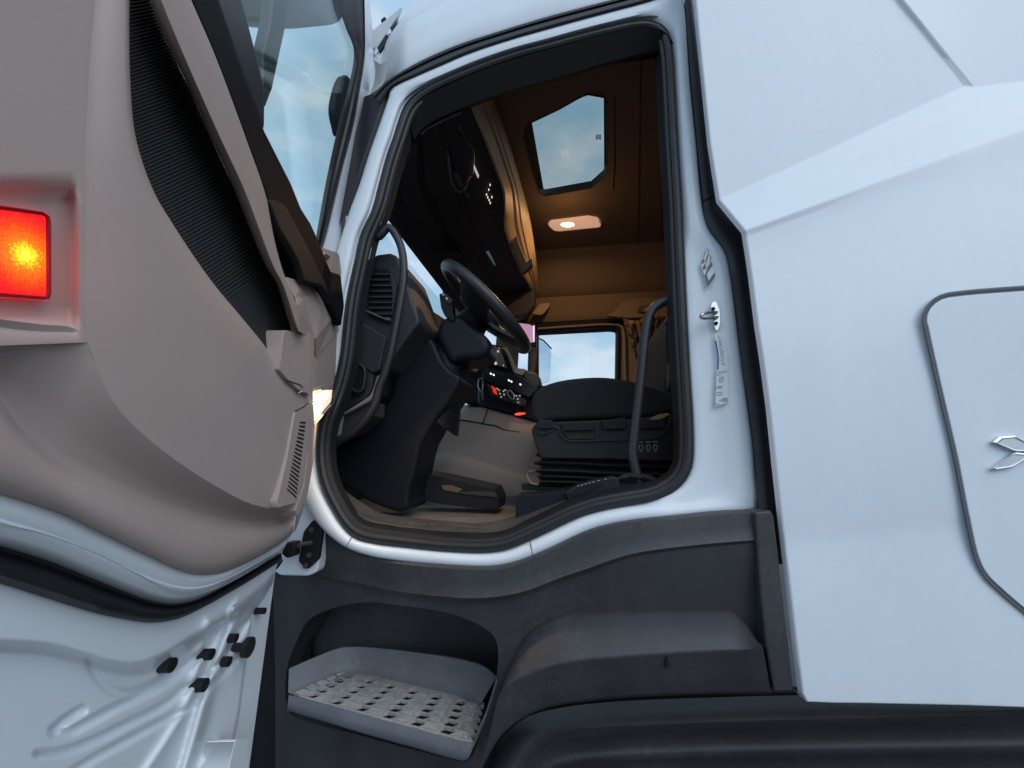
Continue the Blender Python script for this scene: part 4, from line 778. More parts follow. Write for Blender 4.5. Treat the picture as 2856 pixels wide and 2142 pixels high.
yslab('screen', rnd([(1048, 600), (1062, 602), (1064, 640), (1047, 636)], 3), 1.395, .004, mat('blue_screen', (0.25, 0.3, 0.4), 0.15, emit=(0.28, 0.36, 0.52), es=0.7), dsn, bevel=.001)
# ------------------------------------------------------------------ overhead console
eL = cr([(1318, 292), (1322, 303), (1335, 335), (1352, 375), (1372, 430), (1390, 480), (1408, 535), (1410, 560), (1410, 600), (1410, 634), (1428, 691), (1442, 725), (1455, 757), (1475, 790), (1490, 826), (1492, 836)], 60)
zR = [1.60, 1.61, 1.61, 1.60, 1.56, 1.50, 1.44, 1.41]
eR3 = cr([(1372, 262, 1.60), (1379, 284, 1.61), (1405, 352, 1.62), (1428, 424, 1.62), (1450, 500, 1.61), (1467, 562, 1.60), (1480, 620, 1.575), (1490, 683, 1.54), (1498, 745, 1.50), (1501, 785, 1.47), (1500, 826, 1.40), (1499, 838, 1.385)], 60)
EL = [PZ(x, y, 1.375) for x, y in eL]; ER = [PZ(*p) for p in eR3]
edge = sub(loft('console_edging', [[p+Vector((-.01, 0, -.004)) for p in EL]] + [[a.lerp(b, t)+Vector((o, 0, 0)) for a, b in zip(EL, ER)] for t, o in ((0, 0), (.12, .004), (.30, .006), (.34, -.012), (.40, -.012), (.43, .006), (.52, .008), (.54, -.004), (.57, -.004), (.59, .009), (.8, .008), (1.0, 0))], mat('edging_beige', (0.40, 0.30, 0.20), 0.55, bump=.2, bscale=700), T, ang=30))
HF = [W(-.92, y, 1.17-.03*math.sin((y-1.2)*1.2)) for y in [1.16+(3.42-1.16)*i/59 for i in range(60)]]
# align header samples with the edging in Y
HF = []
for p in EL:
    y = max(1.34, min(3.40, p.y+0.02)); HF.append(W(-.90+.22*max(0, (1.75-y)/.45)**1.5, y, 1.165))
A0 = [p.copy() for p in EL]
ext = lambda P_: [P_[0]+(P_[0]-P_[6])*(1.0 if (P_[0]-P_[6]).length < .5 else .5)]+P_
HFe = HF
prof = ((0, 0), (.05, -.002), (.10, .0), (.34, -.02), (.36, -.035), (.42, -.035), (.44, -.022), (.60, -.03), (.63, -.05), (.66, -.05), (.69, -.03), (.84, -.03), (.86, -.05), (.93, -.052), (1.0, -.02))
cons = sub(loft('overhead_console', [[a.lerp(b, t)+Vector((0, 0, o*-1.0+.012)) for a, b in zip(A0, HFe)] for t, o in prof]+[[p+Vector((-.05, 0, .10)) for p in HFe], [p+Vector((-.02, 0, .50)) for p in HFe]], CONS, T, ang=30))
def on_cons(x, y, k=.0):      # point on the console underside plane
    p0 = EL[10]; n_2 = (EL[50]-EL[10]).cross(HF[30]-EL[30]).normalized(); return plane(x, y, p0+Vector((0, 0, .0-k)), n_2)
DGREY = mat('slot_grey', (0.10, 0.105, 0.115), 0.5)
for q, m_ in (([za(905, 1150), za(955, 1138), za(1035, 1300), za(1020, 1340), za(985, 1330)], DGREY), ([za(1045, 1400), za(1085, 1385), za(1130, 1462), za(1080, 1468)], DGREY), ([zb(1338, 692), zb(1385, 690), zb(1475, 878), zb(1430, 884)], mat('slot_teal', (0.16, 0.28, 0.28), 0.5, emit=(0.10, 0.2, 0.2), es=.3)),
              ([za(1172, 1060), za(1180, 1020), za(1250, 1175), za(1235, 1210)], mat('label_pale', (0.75, 0.68, 0.70), 0.5, emit=(.8, .7, .7), es=.5))):
    slab('console_label', [on_cons(x, y, .006) for x, y in q], (0, 0, .003), m_, cons, bevel=0)
for x, y in ((1400, 1300), (1382, 1365), (1352, 1432), (1424, 1466), (1368, 1470), (1386, 1506), (1402, 1544)):
    x, y = za(x, y); slab('indicator_light', [on_cons(x+1.6*math.cos(a), y+3.0*math.sin(a), .006) for a in [i*math.pi/4 for i in range(8)]], (0, 0, .003), mat('indicator', (.7, .65, .5), .4, emit=(1, .9, .65), es=.8), cons, bevel=0)
yslab('console_end', cr([(1360, 790), (1430, 765), (1478, 762), (1491, 800), (1491, 845), (1472, 874), (1440, 886), (1405, 882), (1370, 850)], 40, True), 3.12, .12, CONS, cons, bevel=.03, seg=4)
# storage hollow in the edging, vertical latch
yslab('edging_latch', [zb(1640, 0), zb(1740, 0), zb(1740, 380), zb(1800, 600), zb(1900, 830), zb(1975, 770), zb(1980, 860), zb(1860, 970), zb(1830, 960), zb(1720, 690), zb(1640, 420)], 2.35, .05, mat('latch_brown', (0.20, 0.14, 0.10), .6), bevel=.006)
# long grooves on the underside
for k, (q0, q1) in enumerate(((zb(150, 0), zb(660, 720)), (zb(620, 0), zb(1110, 860)), (zb(880, 20), zb(1500, 1000)))):
    slab('console_groove', [on_cons(q0[0], q0[1], .008), on_cons(q1[0], q1[1], .008), on_cons(q1[0]+8, q1[1]+2, .008), on_cons(q0[0]+8, q0[1], .008)], (0, 0, .01), BLACKP, cons, bevel=.002)
slab('visor_recess', [on_cons(x, y, .012) for x, y in cr([zb(650, 720), zb(820, 680), zb(960, 695), zb(1060, 780), zb(1110, 880), zb(1020, 940), zb(860, 930), zb(720, 900), zb(640, 800)], 26, True)], (0, 0, .02), DASH2, cons, bevel=.006)
# inner trim above the door
tp_ = cr([(1128, 310), (1160, 285), (1200, 262), (1270, 228), (1360, 190), (1450, 160), (1540, 136), (1630, 110), (1720, 88), (1790, 76), (1850, 85), (1878, 120)], 50)
tb_ = cr([(1160, 400), (1172, 376), (1200, 352), (1255, 325), (1330, 294), (1410, 266), (1490, 243), (1580, 218), (1670, 190), (1760, 165), (1830, 146), (1862, 140)], 50)
loft('door_header_trim', [pts(tp_, PY, 1.24), pts(lerp2(tp_, tb_, .3), PY, 1.25), pts(lerp2(tp_, tb_, .9), PY, 1.27), pts(tb_, PY, 1.29), pts(tb_, PY, 1.36)], mat('header_trim_black', (0.005, 0.005, 0.006), .8, spec=.15), T, ang=50)
loft('pillar_inner_trim', [pts(r, PY, Y_) for r, Y_ in ((cr([(1120, 310), (1104, 400), (1078, 500), (1052, 600), (1030, 690)], 20), 1.30), (cr([(1150, 330), (1128, 410), (1098, 505), (1064, 600), (1036, 690)], 20), 1.31), (cr([(1168, 380), (1140, 440), (1106, 520), (1068, 606), (1040, 690)], 20), 1.36))], CONS, T, ang=50)
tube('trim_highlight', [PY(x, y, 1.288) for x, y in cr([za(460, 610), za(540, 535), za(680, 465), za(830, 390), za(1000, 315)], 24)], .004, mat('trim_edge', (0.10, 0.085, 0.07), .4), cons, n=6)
# ------------------------------------------------------------------ dashboard end by the door
dash_poly = [z1(380, 460), z1(470, 442), z1(560, 400), z1(690, 383), z1(762, 412), z1(800, 500), z1(850, 640), z1(890, 760), z1(920, 865), z1(925, 890), z1(960, 970), z1(992, 1078), z1(985, 1110), z1(930, 1175), z1(810, 1340), z1(705, 1490), z1(650, 1570), z1(500, 1625), z1(420, 1800), z1(250, 1900), z1(200, 1500)]
dash = sub(yslab('dashboard', dash_poly, 1.30, .30, DASH, bevel=.012, seg=3))
yslab('dash_panel', [z1(360, 1100), z1(430, 1120), z1(650, 1250), z1(640, 1300), z1(580, 1590), z1(510, 1625), z1(300, 1500)], 1.285, .03, DASH, dash, bevel=.006)
vb = sub(yslab('air_vent', rnd([z1(440, 545), z1(680, 550), z1(705, 590), z1(765, 700), z1(745, 830), z1(700, 1060), z1(680, 1080), z1(600, 1060), z1(390, 960)], 4), 1.292, .02, BLACKP, bevel=.003))
for k in range(8):
    y = 556+k*58; x0 = 490-k*5; x1 = (690, 680, 705, 725, 745, 740, 725, 715)[k]
    yslab('vent_slat', [z1(x0, y+42), z1(x1, y+42), z1(x1+4, y+60), z1(x0+14, y+60)], 1.283, .02, DASH, vb, bevel=.0015)
yslab('vent_side', [z1(690, 590), z1(762, 700), z1(745, 840), z1(705, 1060), z1(715, 800)], 1.284, .012, DASH, vb, bevel=.002)
yslab('vent_ledge', [z1(395, 962), z1(460, 975), z1(620, 1050), z1(690, 1050), z1(690, 1080), z1(660, 1085), z1(450, 1000)], 1.278, .02, mat('ledge_grey', (0.10, 0.105, 0.12), .45), vb, bevel=.003)
pull = sub(yslab('pull_cup', rnd([z3(480, -120), z3(560, -130), z3(610, -90), z3(625, -20), z3(600, 130), z3(560, 165), z3(510, 150), z3(475, 110)], 10), 1.272, .02, BLACKP, bevel=.004))
tube('cup_rim', [PY(x, y, 1.27) for x, y in lin(rnd([z3(480, -120), z3(560, -130), z3(610, -90), z3(625, -20), z3(600, 130), z3(560, 165), z3(510, 150), z3(475, 110)], 10), 40, True)], .0045, DASH, pull, n=6, closed=True)
yslab('dash_end_cap', rnd([z3(300, -200), z3(460, -190), z3(640, -130), z3(700, -60), z3(690, 130), z3(640, 210), z3(480, 310), z3(380, 360), z3(330, 350)], 8), 1.292, .03, mat('dash_cap', (0.032, 0.031, 0.036), .6), dash, bevel=.006)
yslab('dash_stripe', [z3(760, -20), z3(740, 0), z3(700, 130), z3(660, 200), z3(560, 270), z3(395, 370), z3(400, 395), z3(560, 310), z3(680, 240), z3(730, 160), z3(775, 20)], 1.285, .02, mat('stripe_mauve', (0.30, 0.26, 0.27), .5), dash, bevel=.003)
yslab('dash_stripe', [z3(345, 365), z3(385, 365), z3(345, 615), z3(300, 612)], 1.285, .02, mat('stripe_mauve', (0.30, 0.26, 0.27), .5), dash, bevel=.003)
yslab('dash_lower', [z3(395, 395), z3(680, 240), z3(700, 260), z3(690, 400), z3(480, 590), z3(350, 620)], 1.31, .1, mat('dash_brown', (0.05, 0.043, 0.038), .6), dash, bevel=.008)
tube('grab_handle', [PY(x, y, 1.235) for x, y in cr([(1035, 664), (1044, 661), (1060, 659), (1071, 645), (1085, 634), (1103, 654), (1120, 695), (1126, 736), (1125, 790), (1114, 858), (1101, 925), (1087, 993), (1070, 1050), (1058, 1080), (1045, 1131), (1013, 1177), (972, 1213), (936, 1233)], 60)], .0145, WHEELM, T, n=12)
# windscreen and its lower scuttle
ws = sub(slab('windscreen', [W(-1.28, 1.55, .28), W(-1.28, 3.42, .28), W(-1.02, 3.40, 1.25), W(-1.02, 1.62, 1.25)], (-.004, 0, 0), GLASS, T, bevel=0))
loft('dash_top', [[PX(x, y, X_) for x, y in pl_] for pl_, X_ in (([(1100, 835), (1152, 840), (1190, 858), (1228, 882), (1262, 905), (1300, 935), (1340, 975)], -.82), ([(1100, 850), (1152, 855), (1190, 876), (1228, 905), (1262, 930), (1300, 960), (1340, 995)], -.78), ([(1100, 960), (1152, 965), (1190, 980), (1228, 990), (1262, 1000), (1300, 1010), (1340, 1030)], -.70))], mat('dash_top_brown', (0.05, 0.04, 0.033), .7), T)
# ------------------------------------------------------------------ steering wheel and column
wt, wb = PY(1246, 758, 1.58), PY(1474, 972, 1.58)
wc = (wt+wb)/2; u_ = (wt-wb).normalized(); R_ = (wt-wb).length/2
tilt = rad(2)
v_ = (Vector((0, 1, 0))*math.cos(tilt) + u_.cross(Vector((0, 1, 0)))*math.sin(tilt)).normalized(); ax = u_.cross(v_).normalized()
if ax.x < 0: ax = -ax
wheel = sub(tube('steering_wheel', [wc+u_*(R_-.02)*math.cos(a)+v_*(R_-.02)*math.sin(a) for a in [2*math.pi*i/72 for i in range(72)]], .0245, WHEELM, T, n=14, closed=True))
def wpt(a, r, h=0): return wc+u_*r*math.cos(a)+v_*r*math.sin(a)+ax*h
hubp = [wpt(a, (.115 if math.cos(a) > -.3 else .10), -.055) for a in [2*math.pi*i/30 for i in range(30)]]
slab('hub', hubp, ax*.05, WHEELM, wheel, bevel=.014, seg=3)
for a0 in (rad(90), rad(-90), rad(180)):
    rows = []
    for t in (0, .25, .5, .75, 1):
        r = .07+(R_-.035-.07)*t; wd_ = .085-.01*t if abs(a0) < 2 else .06-.01*t; h = -.045+.045*t**1.5
        c0 = wpt(a0, r, h); tg = (wpt(a0+.01, r, h)-c0).normalized()
        rows.append([c0+tg*wd_*a+ax*b for a, b in ((-1, -.008), (-.5, -.016), (.5, -.016), (1, -.008), (1, .006), (-1, .006))])
    loft('spoke', rows, WHEELM, wheel, closed=True, ang=50)
col_path = [wc-ax*.05, wc-ax*.16+Vector((0, 0, -.02)), wc-ax*.27+Vector((.02, 0, -.10)), wc-ax*.34+Vector((.05, 0, -.24))]
loft('column_shroud', [[c+u_*(s*math.cos(a))+Vector((0, 1, 0))*(s*1.0*math.sin(a)) for a in [2*math.pi*i/24 for i in range(24)]] for c, s in zip(col_path, (.062, .092, .10, .11))], DASH2, wheel, closed=True, ang=60)
stalk = sub(yslab('control_stalk', rnd([z1(1195, 815), z1(1215, 800), z1(1260, 800), z1(1325, 860), z1(1335, 900), z1(1340, 1000), z1(1360, 1060), z1(1330, 1100), z1(1250, 1030), z1(1215, 950)], 4), 1.45, .04, BLACKP, bevel=.006))
yslab('stalk_face', rnd([z1(1215, 803), z1(1255, 800), z1(1328, 865), z1(1330, 900), z1(1290, 915), z1(1265, 880)], 4), 1.444, .01, DASH, stalk, bevel=.002)
yslab('stalk_mark', [(1246+3.6*math.cos(a), 832.5+3.8*math.sin(a)) for a in [i*math.pi/6 for i in range(12)]], 1.442, .003, WPRINT, stalk, bevel=0)
yslab('stalk_mark', [z1(1225, 815), z1(1248, 812), z1(1255, 822), z1(1232, 826)], 1.442, .003, WPRINT, stalk, bevel=0)
# column tower down to the floor
tw = [(1120, 930), (1150, 926), (1171, 934), (1201, 944), (1220, 978), (1235, 1008), (1262, 1038), (1284, 1050), (1257, 1112), (1216, 1169), (1192, 1210), (1175, 1240), (1156, 1316), (1140, 1370), (1132, 1424), (1108, 1428), (1080, 1421), (1024, 1397), (972, 1365), (923, 1340), (920, 1267), (945, 1240), (1000, 1205), (1040, 1165), (1080, 1120), (1100, 1060), (1095, 1000)]
tower = sub(yslab('column_tower', cr(tw, 110, True), 1.44, .22, DASH2, bevel=.035, seg=5))
yslab('column_cover', cr([(1216, 940), (1222, 900), (1240, 882), (1282, 876), (1320, 905), (1366, 953), (1358, 984), (1330, 1000), (1293, 1004), (1254, 1010), (1230, 975)], 50, True), 1.46, .2, mat('cover_blue', (0.013, 0.014, 0.021), .45, spec=.3), tower, bevel=.04, seg=5)
# pedal block
ped = sub(yslab('pedal_block', rnd([z3(1060, 1180), z3(1100, 1010), z3(1150, 985), z3(1360, 1018), z3(1950, 1148), z3(1996, 1250), z3(1994, 1368), z3(1700, 1350), z3(1330, 1300), z3(1200, 1260)], 3), 1.62, .18, BLACKP, bevel=.006))
yslab('pedal_pad', [z3(1400, 1120), z3(1500, 1118), z3(1620, 1160), z3(1580, 1200), z3(1420, 1170)], 1.614, .01, mat('pedal_brown', (0.12, 0.085, 0.04), .6), ped, bevel=.003)
yslab('pedal_pad', [z3(1560, 1190), z3(1900, 1180), z3(1960, 1200), z3(1985, 1250), z3(1640, 1215)], 1.612, .01, mat('pedal_dark', (0.035, 0.03, 0.026), .6), ped, bevel=.003)
# engine tunnel
t0 = lin([(1150, 1300), (1185, 1235), (1230, 1175), (1270, 1148), (1300, 1142), (1345, 1141), (1400, 1156), (1520, 1190), (1640, 1220)], 50)
def dn(pl_, f): return [f(x, y) for x, y in pl_]
t1 = lin([(1130, 1310), (1180, 1250), (1225, 1195), (1262, 1168), (1300, 1172), (1345, 1180), (1400, 1195), (1520, 1212), (1640, 1235)], 50)
t2 = lin([(1120, 1330), (1172, 1275), (1215, 1235), (1262, 1215), (1300, 1212), (1345, 1215), (1400, 1222), (1520, 1240), (1640, 1260)], 50)
t3 = lin([(1115, 1345), (1160, 1310), (1205, 1280), (1235, 1262), (1262, 1262), (1330, 1280), (1400, 1300), (1520, 1330), (1640, 1350)], 50)
t4 = lin([(1112, 1352), (1155, 1325), (1200, 1296), (1235, 1282), (1262, 1280), (1330, 1298), (1400, 1318), (1520, 1350), (1640, 1370)], 50)
t5 = lin([(1100, 1380), (1150, 1375), (1200, 1375), (1240, 1376), (1280, 1377), (1340, 1379), (1400, 1381), (1520, 1388), (1640, 1395)], 50)
tun = sub(loft('engine_tunnel', [[PY(x, y, Y_) for x, y in r] for r, Y_ in ((lin([(1150, 1290), (1185, 1225), (1230, 1165), (1270, 1135), (1300, 1128), (1345, 1128), (1400, 1143), (1520, 1177), (1640, 1205)], 50), 2.5), (t0, 2.14), (lerp2(t0, t1, .1), 2.10), (t1, 2.04), (t2, 2.00), (lerp2(t2, t3, .8), 1.975), (t3, 1.96), (t4, 1.915), (lerp2(t4, t5, .2), 1.905), (t5, 1.90))], TUNNEL, T, ang=50))
tube('panel_joint', [PY(x, y, 2.036) for x, y in lin([z3(1540, 440), z3(1700, 460), z3(1830, 485), z3(1960, 505), z3(2050, 550), z3(2212, 575)], 24)], .0035, BLACKP, tun, n=6)
tube('panel_joint', [PY(x, y, Y_) for x, y, Y_ in ((*z3(1828, 485), 2.036), (*z3(1855, 410), 2.075), (*z3(1880, 340), 2.11))], .0035, BLACKP, tun, n=6)
# centre console
def cslab(name, poly, Y, th, m, par=None, **k): return yslab(name, [zc(*p) for p in poly], Y, th, m, par, **k)
cc = sub(cslab('centre_console', [(0, 250), (200, 300), (400, 240), (640, 60), (820, 90), (960, 160), (1130, 540), (1400, 600), (1560, 640), (1650, 790), (1640, 900), (1800, 900), (1800, 1700), (1500, 1620), (1100, 1500), (600, 1370), (420, 1320), (370, 1260), (120, 1250), (0, 1200)], 2.24, .25, DASH2, bevel=.012))
scr = cslab('instrument_screen', [(390, 245), (640, 70), (825, 150), (955, 555), (740, 490), (480, 360)], 2.20, .03, SCREEN, cc, bevel=.003)
for x, y, s in ((640, 158, 26), (785, 215, 26), (532, 362, 18), (655, 412, 18), (735, 455, 36), (890, 500, 14), (810, 150, 10)): cslab('switch_light', [(x-s, y-s*.5), (x+s*.4, y-s), (x+s, y+s*.5), (x-s*.3, y+s)], 2.195, .004, mat('dim_led', (.5, .46, .42), .4, emit=(.8, .7, .6), es=.5), cc, bevel=.001)
cslab('screen_strut', [(830, 150), (950, 130), (1000, 210), (1150, 560), (1130, 640), (1095, 640), (980, 300), (900, 170)], 2.17, .03, mat('strut_brown', (0.28, 0.19, 0.12), .5), cc, bevel=.004)
cslab('dash_knob', [(1110, 600), (1160, 545), (1340, 570), (1345, 600), (1300, 680), (1255, 698), (1110, 645)], 2.16, .06, BEIGE, cc, bevel=.01)
cslab('dash_end', [(1270, 700), (1340, 590), (1400, 610), (1560, 640), (1640, 760), (1640, 900), (1520, 980), (1400, 900)], 2.18, .10, mat('dash_olive', (0.12, 0.095, 0.065), .6), cc, bevel=.02, seg=3)
cslab('fascia', [(460, 640), (560, 560), (800, 620), (1100, 660), (1270, 720), (1420, 830), (1600, 960), (1420, 1150), (1000, 980), (640, 880), (480, 760)], 2.165, .04, mat('gloss_black', (0.008, 0.008, 0.01), .25), cc, bevel=.006)
for x, y in ((642, 665), (698, 688), (1005, 800), (1055, 822), (1235, 880)): cslab('switch_light', [(x-24, y-14), (x+4, y-20), (x+24, y+10), (x-4, y+20)], 2.16, .004, LEDW, cc, bevel=.001)
cslab('radio_panel', [(560, 860), (760, 940), (1000, 1000), (1350, 1190), (1360, 1320), (1200, 1290), (900, 1210), (640, 1120)], 2.155, .03, mat('radio_dark', (0.02, 0.014, 0.013), .4), cc, bevel=.005)
cslab('hazard_button', [(642, 905), (735, 952), (770, 1090), (700, 1058)], 2.148, .012, LEDR, cc, bevel=.002)
for x, y in ((770, 965), (805, 995), (895, 1018), (825, 1065), (908, 1085), (848, 1132), (930, 992), (1150, 1105), (1180, 1175), (1225, 1105), (1190, 1240)): cslab('radio_key', [(x-16, y-10), (x+4, y-14), (x+16, y+8), (x-6, y+14)], 2.15, .005, mat('dim_led', (.5, .46, .42), .4), cc, bevel=.001)
kn = [zc(1045+66*math.cos(a)+18*math.sin(a), 1090+84*math.sin(a)+28*math.cos(a)) for a in [i*2*math.pi/24 for i in range(24)]]
yslab('rotary_knob', kn, 2.135, .02, DASH2, cc, bevel=.003)
tube('knob_ring', [PY(x, y, 2.134) for x, y in kn], .0035, mat('ring_metal', (.6, .5, .4), .3, metal=.8), cc, n=6, closed=True)
tube('panel_trim', [PY(*zc(*p), 2.15) for p in ((1180, 1100), (1215, 1180), (1230, 1250), (1222, 1290))], .003, mat('ring_metal', (.6, .5, .4), .3), cc, n=6)
cslab('red_lens', [(1110, 1480), (1180, 1448), (1335, 1448), (1330, 1468), (1220, 1495), (1130, 1495)], 2.13, .02, LEDG, cc, bevel=.004)
# parcel shelf pieces near the column
cslab('shelf_bracket', [(180, 440), (255, 450), (250, 560), (190, 560)], 2.1, .05, BEIGE, cc, bevel=.006)
cslab('shelf_bracket', [(240, 400), (380, 400), (430, 500), (340, 640), (90, 540), (180, 520), (300, 560)], 2.16, .05, mat('strut_brown', (0.28, 0.19, 0.12), .5), cc, bevel=.006)
# ------------------------------------------------------------------ driver seat
cush = cr([(1481, 1125), (1489, 1096), (1508, 1079), (1552, 1063), (1617, 1053), (1685, 1051), (1753, 1060), (1801, 1074), (1858, 1091), (1905, 1100), (1930, 1135), (1891, 1146), (1788, 1163), (1644, 1168), (1536, 1174), (1502, 1184), (1486, 1165)], 60, True)
seat = sub(yslab('driver_seat', cush, 1.42, .50, FABRIC, bevel=.045, seg=5))
tube('piping', [PY(x, y, 1.428) for x, y in cr([(1497, 1092), (1520, 1082), (1560, 1072), (1620, 1063), (1690, 1062), (1760, 1072), (1830, 1088)], 30)], .0035, FABRIC, seat, n=6)
sb = [(1481, 1199), (1490, 1185), (1503, 1176), (1545, 1176), (1600, 1174), (1760, 1168), (1869, 1154), (1930, 1148), (1930, 1290), (1700, 1282), (1508, 1279), (1494, 1245)]
yslab('seat_base', rnd(sb, 8), 1.40, .48, BLACKP, seat, bevel=.012, seg=3)
for q, nm in (([z4(600, 105), z4(940, 100), z4(955, 160), z4(940, 265), z4(680, 270), z4(620, 190)], 'seat_lever'), ([z4(1015, 95), z4(1270, 65), z4(1290, 150), z4(1280, 262), z4(1010, 270)], 'seat_lever'), ([z4(1400, 90), z4(1640, 70), z4(1700, 150), z4(1640, 240), z4(1400, 262)], 'seat_lever'), ([z4(345, 150), z4(380, 90), z4(520, 92), z4(520, 200), z4(400, 235), z4(360, 210)], 'seat_lever')):
    cx = sum(p[0] for p in q)/len(q); cy = sum(p[1] for p in q)/len(q)
    yslab('lever_recess', rnd([(cx+(x-cx)*1.02, cy+(y-cy)*1.12) for x, y in q], 5), 1.394, .01, mat('recess_black', (0.006, 0.006, 0.007), .6), seat, bevel=.002)
    top3 = [(x, y) for x, y in q if y < cy]+[(x, cy+4) for x, y in q if y >= cy][:0]
    x0 = min(p[0] for p in q)+4; x1 = max(p[0] for p in q)-4; y0 = min(p[1] for p in q)
    yslab(nm, rnd([(x0, y0+3), (x1, y0+1), (x1+2, cy), (x0+6, cy+2)], 3), 1.378, .02, DASH2, seat, bevel=.004)
tube('base_edge', [PY(x, y, 1.394) for x, y in cr([z4(520, 150), z4(575, 160), z4(600, 220), z4(650, 280), z4(760, 295), z4(1000, 290), z4(1300, 280), z4(1560, 262), z4(1660, 220), z4(1720, 120), z4(1735, 40)], 50)], .003, DASH, seat, n=6)
yslab('shell_insert', rnd([z4(1510, 70), z4(1610, 20), z4(1700, 5), z4(1730, 20), z4(1650, 65), z4(1560, 80)], 4), 1.392, .012, mat('insert_ochre', (0.30, 0.20, 0.08), .6), seat, bevel=.003)
for k, (x0, x1, y) in enumerate(((1410, 1450, 302), (1480, 1530, 300), (1550, 1605, 298))):
    yslab('button_mark', [z4(x0, y), z4(x1, y), z4(x1, y+8), z4(x0, y+8)], 1.397, .002, mat('grey_print2', (.25, .26, .28), .5), seat, bevel=0)
    c0 = (x0+x1)/2
    tube('button_icon', [PY(*z4(c0+20*math.cos(a), y+62+26*math.sin(a)), 1.397) for a in [i*math.pi/5 for i in range(10)]], .0014, mat('grey_print2', (.25, .26, .28), .5), seat, n=4, closed=True)
    yslab('button_mark', [z4(c0-12, y+98), z4(c0+12, y+97), z4(c0+12, y+104), z4(c0-12, y+105)], 1.397, .002, mat('grey_print2', (.25, .26, .28), .5), seat, bevel=0)
for k, (ya, yb, xl) in enumerate(((1258, 1278, 1495), (1282, 1300, 1489), (1305, 1322, 1494), (1323, 1337, 1500), (1337, 1352, 1505))):
    p_ = cr([(xl, (ya+yb)/2-4), (xl+14, ya+2), (1600, ya+3), (1700, ya+9), (1930, ya+14)], 24)
    q_ = cr([(xl, (ya+yb)/2+4), (xl+14, yb-2), (1600, yb+2), (1700, yb+8), (1930, yb+13)], 24)
    loft('bellows_fold', [[PY(x, y, 1.46) for x, y in p_], [PY(x, y, 1.425) for x, y in lerp2(p_, q_, .12)], [PY(x, y, 1.415) for x, y in lerp2(p_, q_, .45)], [PY(x, y, 1.43) for x, y in lerp2(p_, q_, .85)], [PY(x, y, 1.47) for x, y in q_]], mat('bellows_rubber', (0.03, 0.03, 0.034), .4), seat, ang=70)
yslab('seat_core', [(1510, 1240), (1930, 1240), (1930, 1400), (1500, 1400)], 1.48, .36, BLACKP, seat, bevel=.01)
yslab('seat_rail', [z4(200, 740), z4(700, 775), z4(1800, 760), z4(1800, 800), z4(700, 805), z4(205, 800)], 1.45, .05, DASH2, seat, bevel=.004)
tube('seat_lever_wire', [PY(x, y, 1.44) for x, y in cr([z4(345, 605), z4(270, 612), z4(258, 640), z4(275, 690), z4(310, 730), z4(370, 742)], 24)], .0035, mat('wire_brown', (.25, .19, .15), .35, metal=.5), seat, n=6)
yslab('backrest', cr([(1858, 1096), (1862, 1000), (1860, 930), (1868, 880), (1885, 850), (1960, 820), (2010, 900), (2000, 1150), (1880, 1150)], 40, True), 1.46, .44, FABRIC, seat, bevel=.05, seg=4)
yslab('seat_belt', [z2(1700, 790), z2(1790, 745), z2(1800, 830), z2(1730, 960), z2(1700, 1060), z2(1695, 960)], 1.42, .006, mat('belt_grey', (.10, .095, .09), .8), seat, bevel=.001)
yslab('belt_guide', rnd([z2(1700, 330), z2(1740, 230), z2(1800, 190), z2(1800, 380), z2(1720, 350)], 4), 1.40, .05, DASH2, seat, bevel=.006)
# grab handle by the seat, sill step
hd_ = sub(tube('grab_handle', [PY(x, y, 1.235) for x, y in cr([(1905, 826), (1877, 833), (1848, 843), (1823, 860), (1810, 881), (1801, 922), (1793, 990), (1785, 1071), (1774, 1166), (1769, 1218), (1765, 1267), (1773, 1313), (1784, 1352), (1786, 1366)], 60)], .0148, WHEELM, T, n=12))
tube('handle_socket', [PY(1783, 1346, 1.235), PY(1786, 1352, 1.235), PY(1788, 1370, 1.235)], .021, BLACKP, hd_, n=12)
yslab('sill_riser', rnd([(1438, 1385), (1450, 1383), (1574, 1368), (1700, 1352), (1930, 1340), (1930, 1420), (1600, 1445), (1500, 1470), (1437, 1478)], 4), 1.22, .12, DASH2, T, bevel=.008)
# sill scuff plate
s0 = cr([(905, 1330), (940, 1385), (985, 1430), (1040, 1455), (1120, 1470), (1240, 1484), (1340, 1490), (1410, 1478), (1470, 1456), (1540, 1425), (1620, 1396), (1720, 1375), (1820, 1358), (1880, 1335)], 60)
s1_ = cr([(925, 1325), (965, 1370), (1020, 1408), (1060, 1430), (1120, 1440), (1240, 1452), (1340, 1458), (1410, 1446), (1470, 1428), (1540, 1403), (1620, 1378), (1720, 1360), (1815, 1345), (1870, 1325)], 60)
scuff = sub(loft('sill_plate', [pts(s0, PY, 1.17), pts(lerp2(s0, s1_, .15), PY, 1.172), pts(lerp2(s0, s1_, .5), PY, 1.20), pts(lerp2(s0, s1_, .6), PY, 1.205), pts(lerp2(s0, s1_, 1), PY, 1.235), pts([(x, y+10) for x, y in s1_], PY, 1.26)], mat('sill_brown', (0.06, 0.052, 0.047), .45, bump=.3, bscale=500, var=.3, vscale=20), T, ang=40))
for i in range(8):
    x = 1095+i*36; y = 1457+i*2.4
    for j in range(3): slab('sill_stud', [PY(x+j*9+3*math.cos(a), y+2*math.sin(a), 1.196) for a in [k*math.pi/3 for k in range(6)]], (0, .004, 0), mat('stud_grey', (.13, .12, .12), .4), scuff, bevel=.0008)
# floor mat edges
tube('mat_edge', [PZ(x, y, ZF+.006) for x, y in cr([(960, 1380), (990, 1405), (1026, 1445), (1060, 1452), (1200, 1458), (1420, 1462)], 30)], .004, mat('mat_brown', (.14, .11, .09), .8), fl_, n=6)

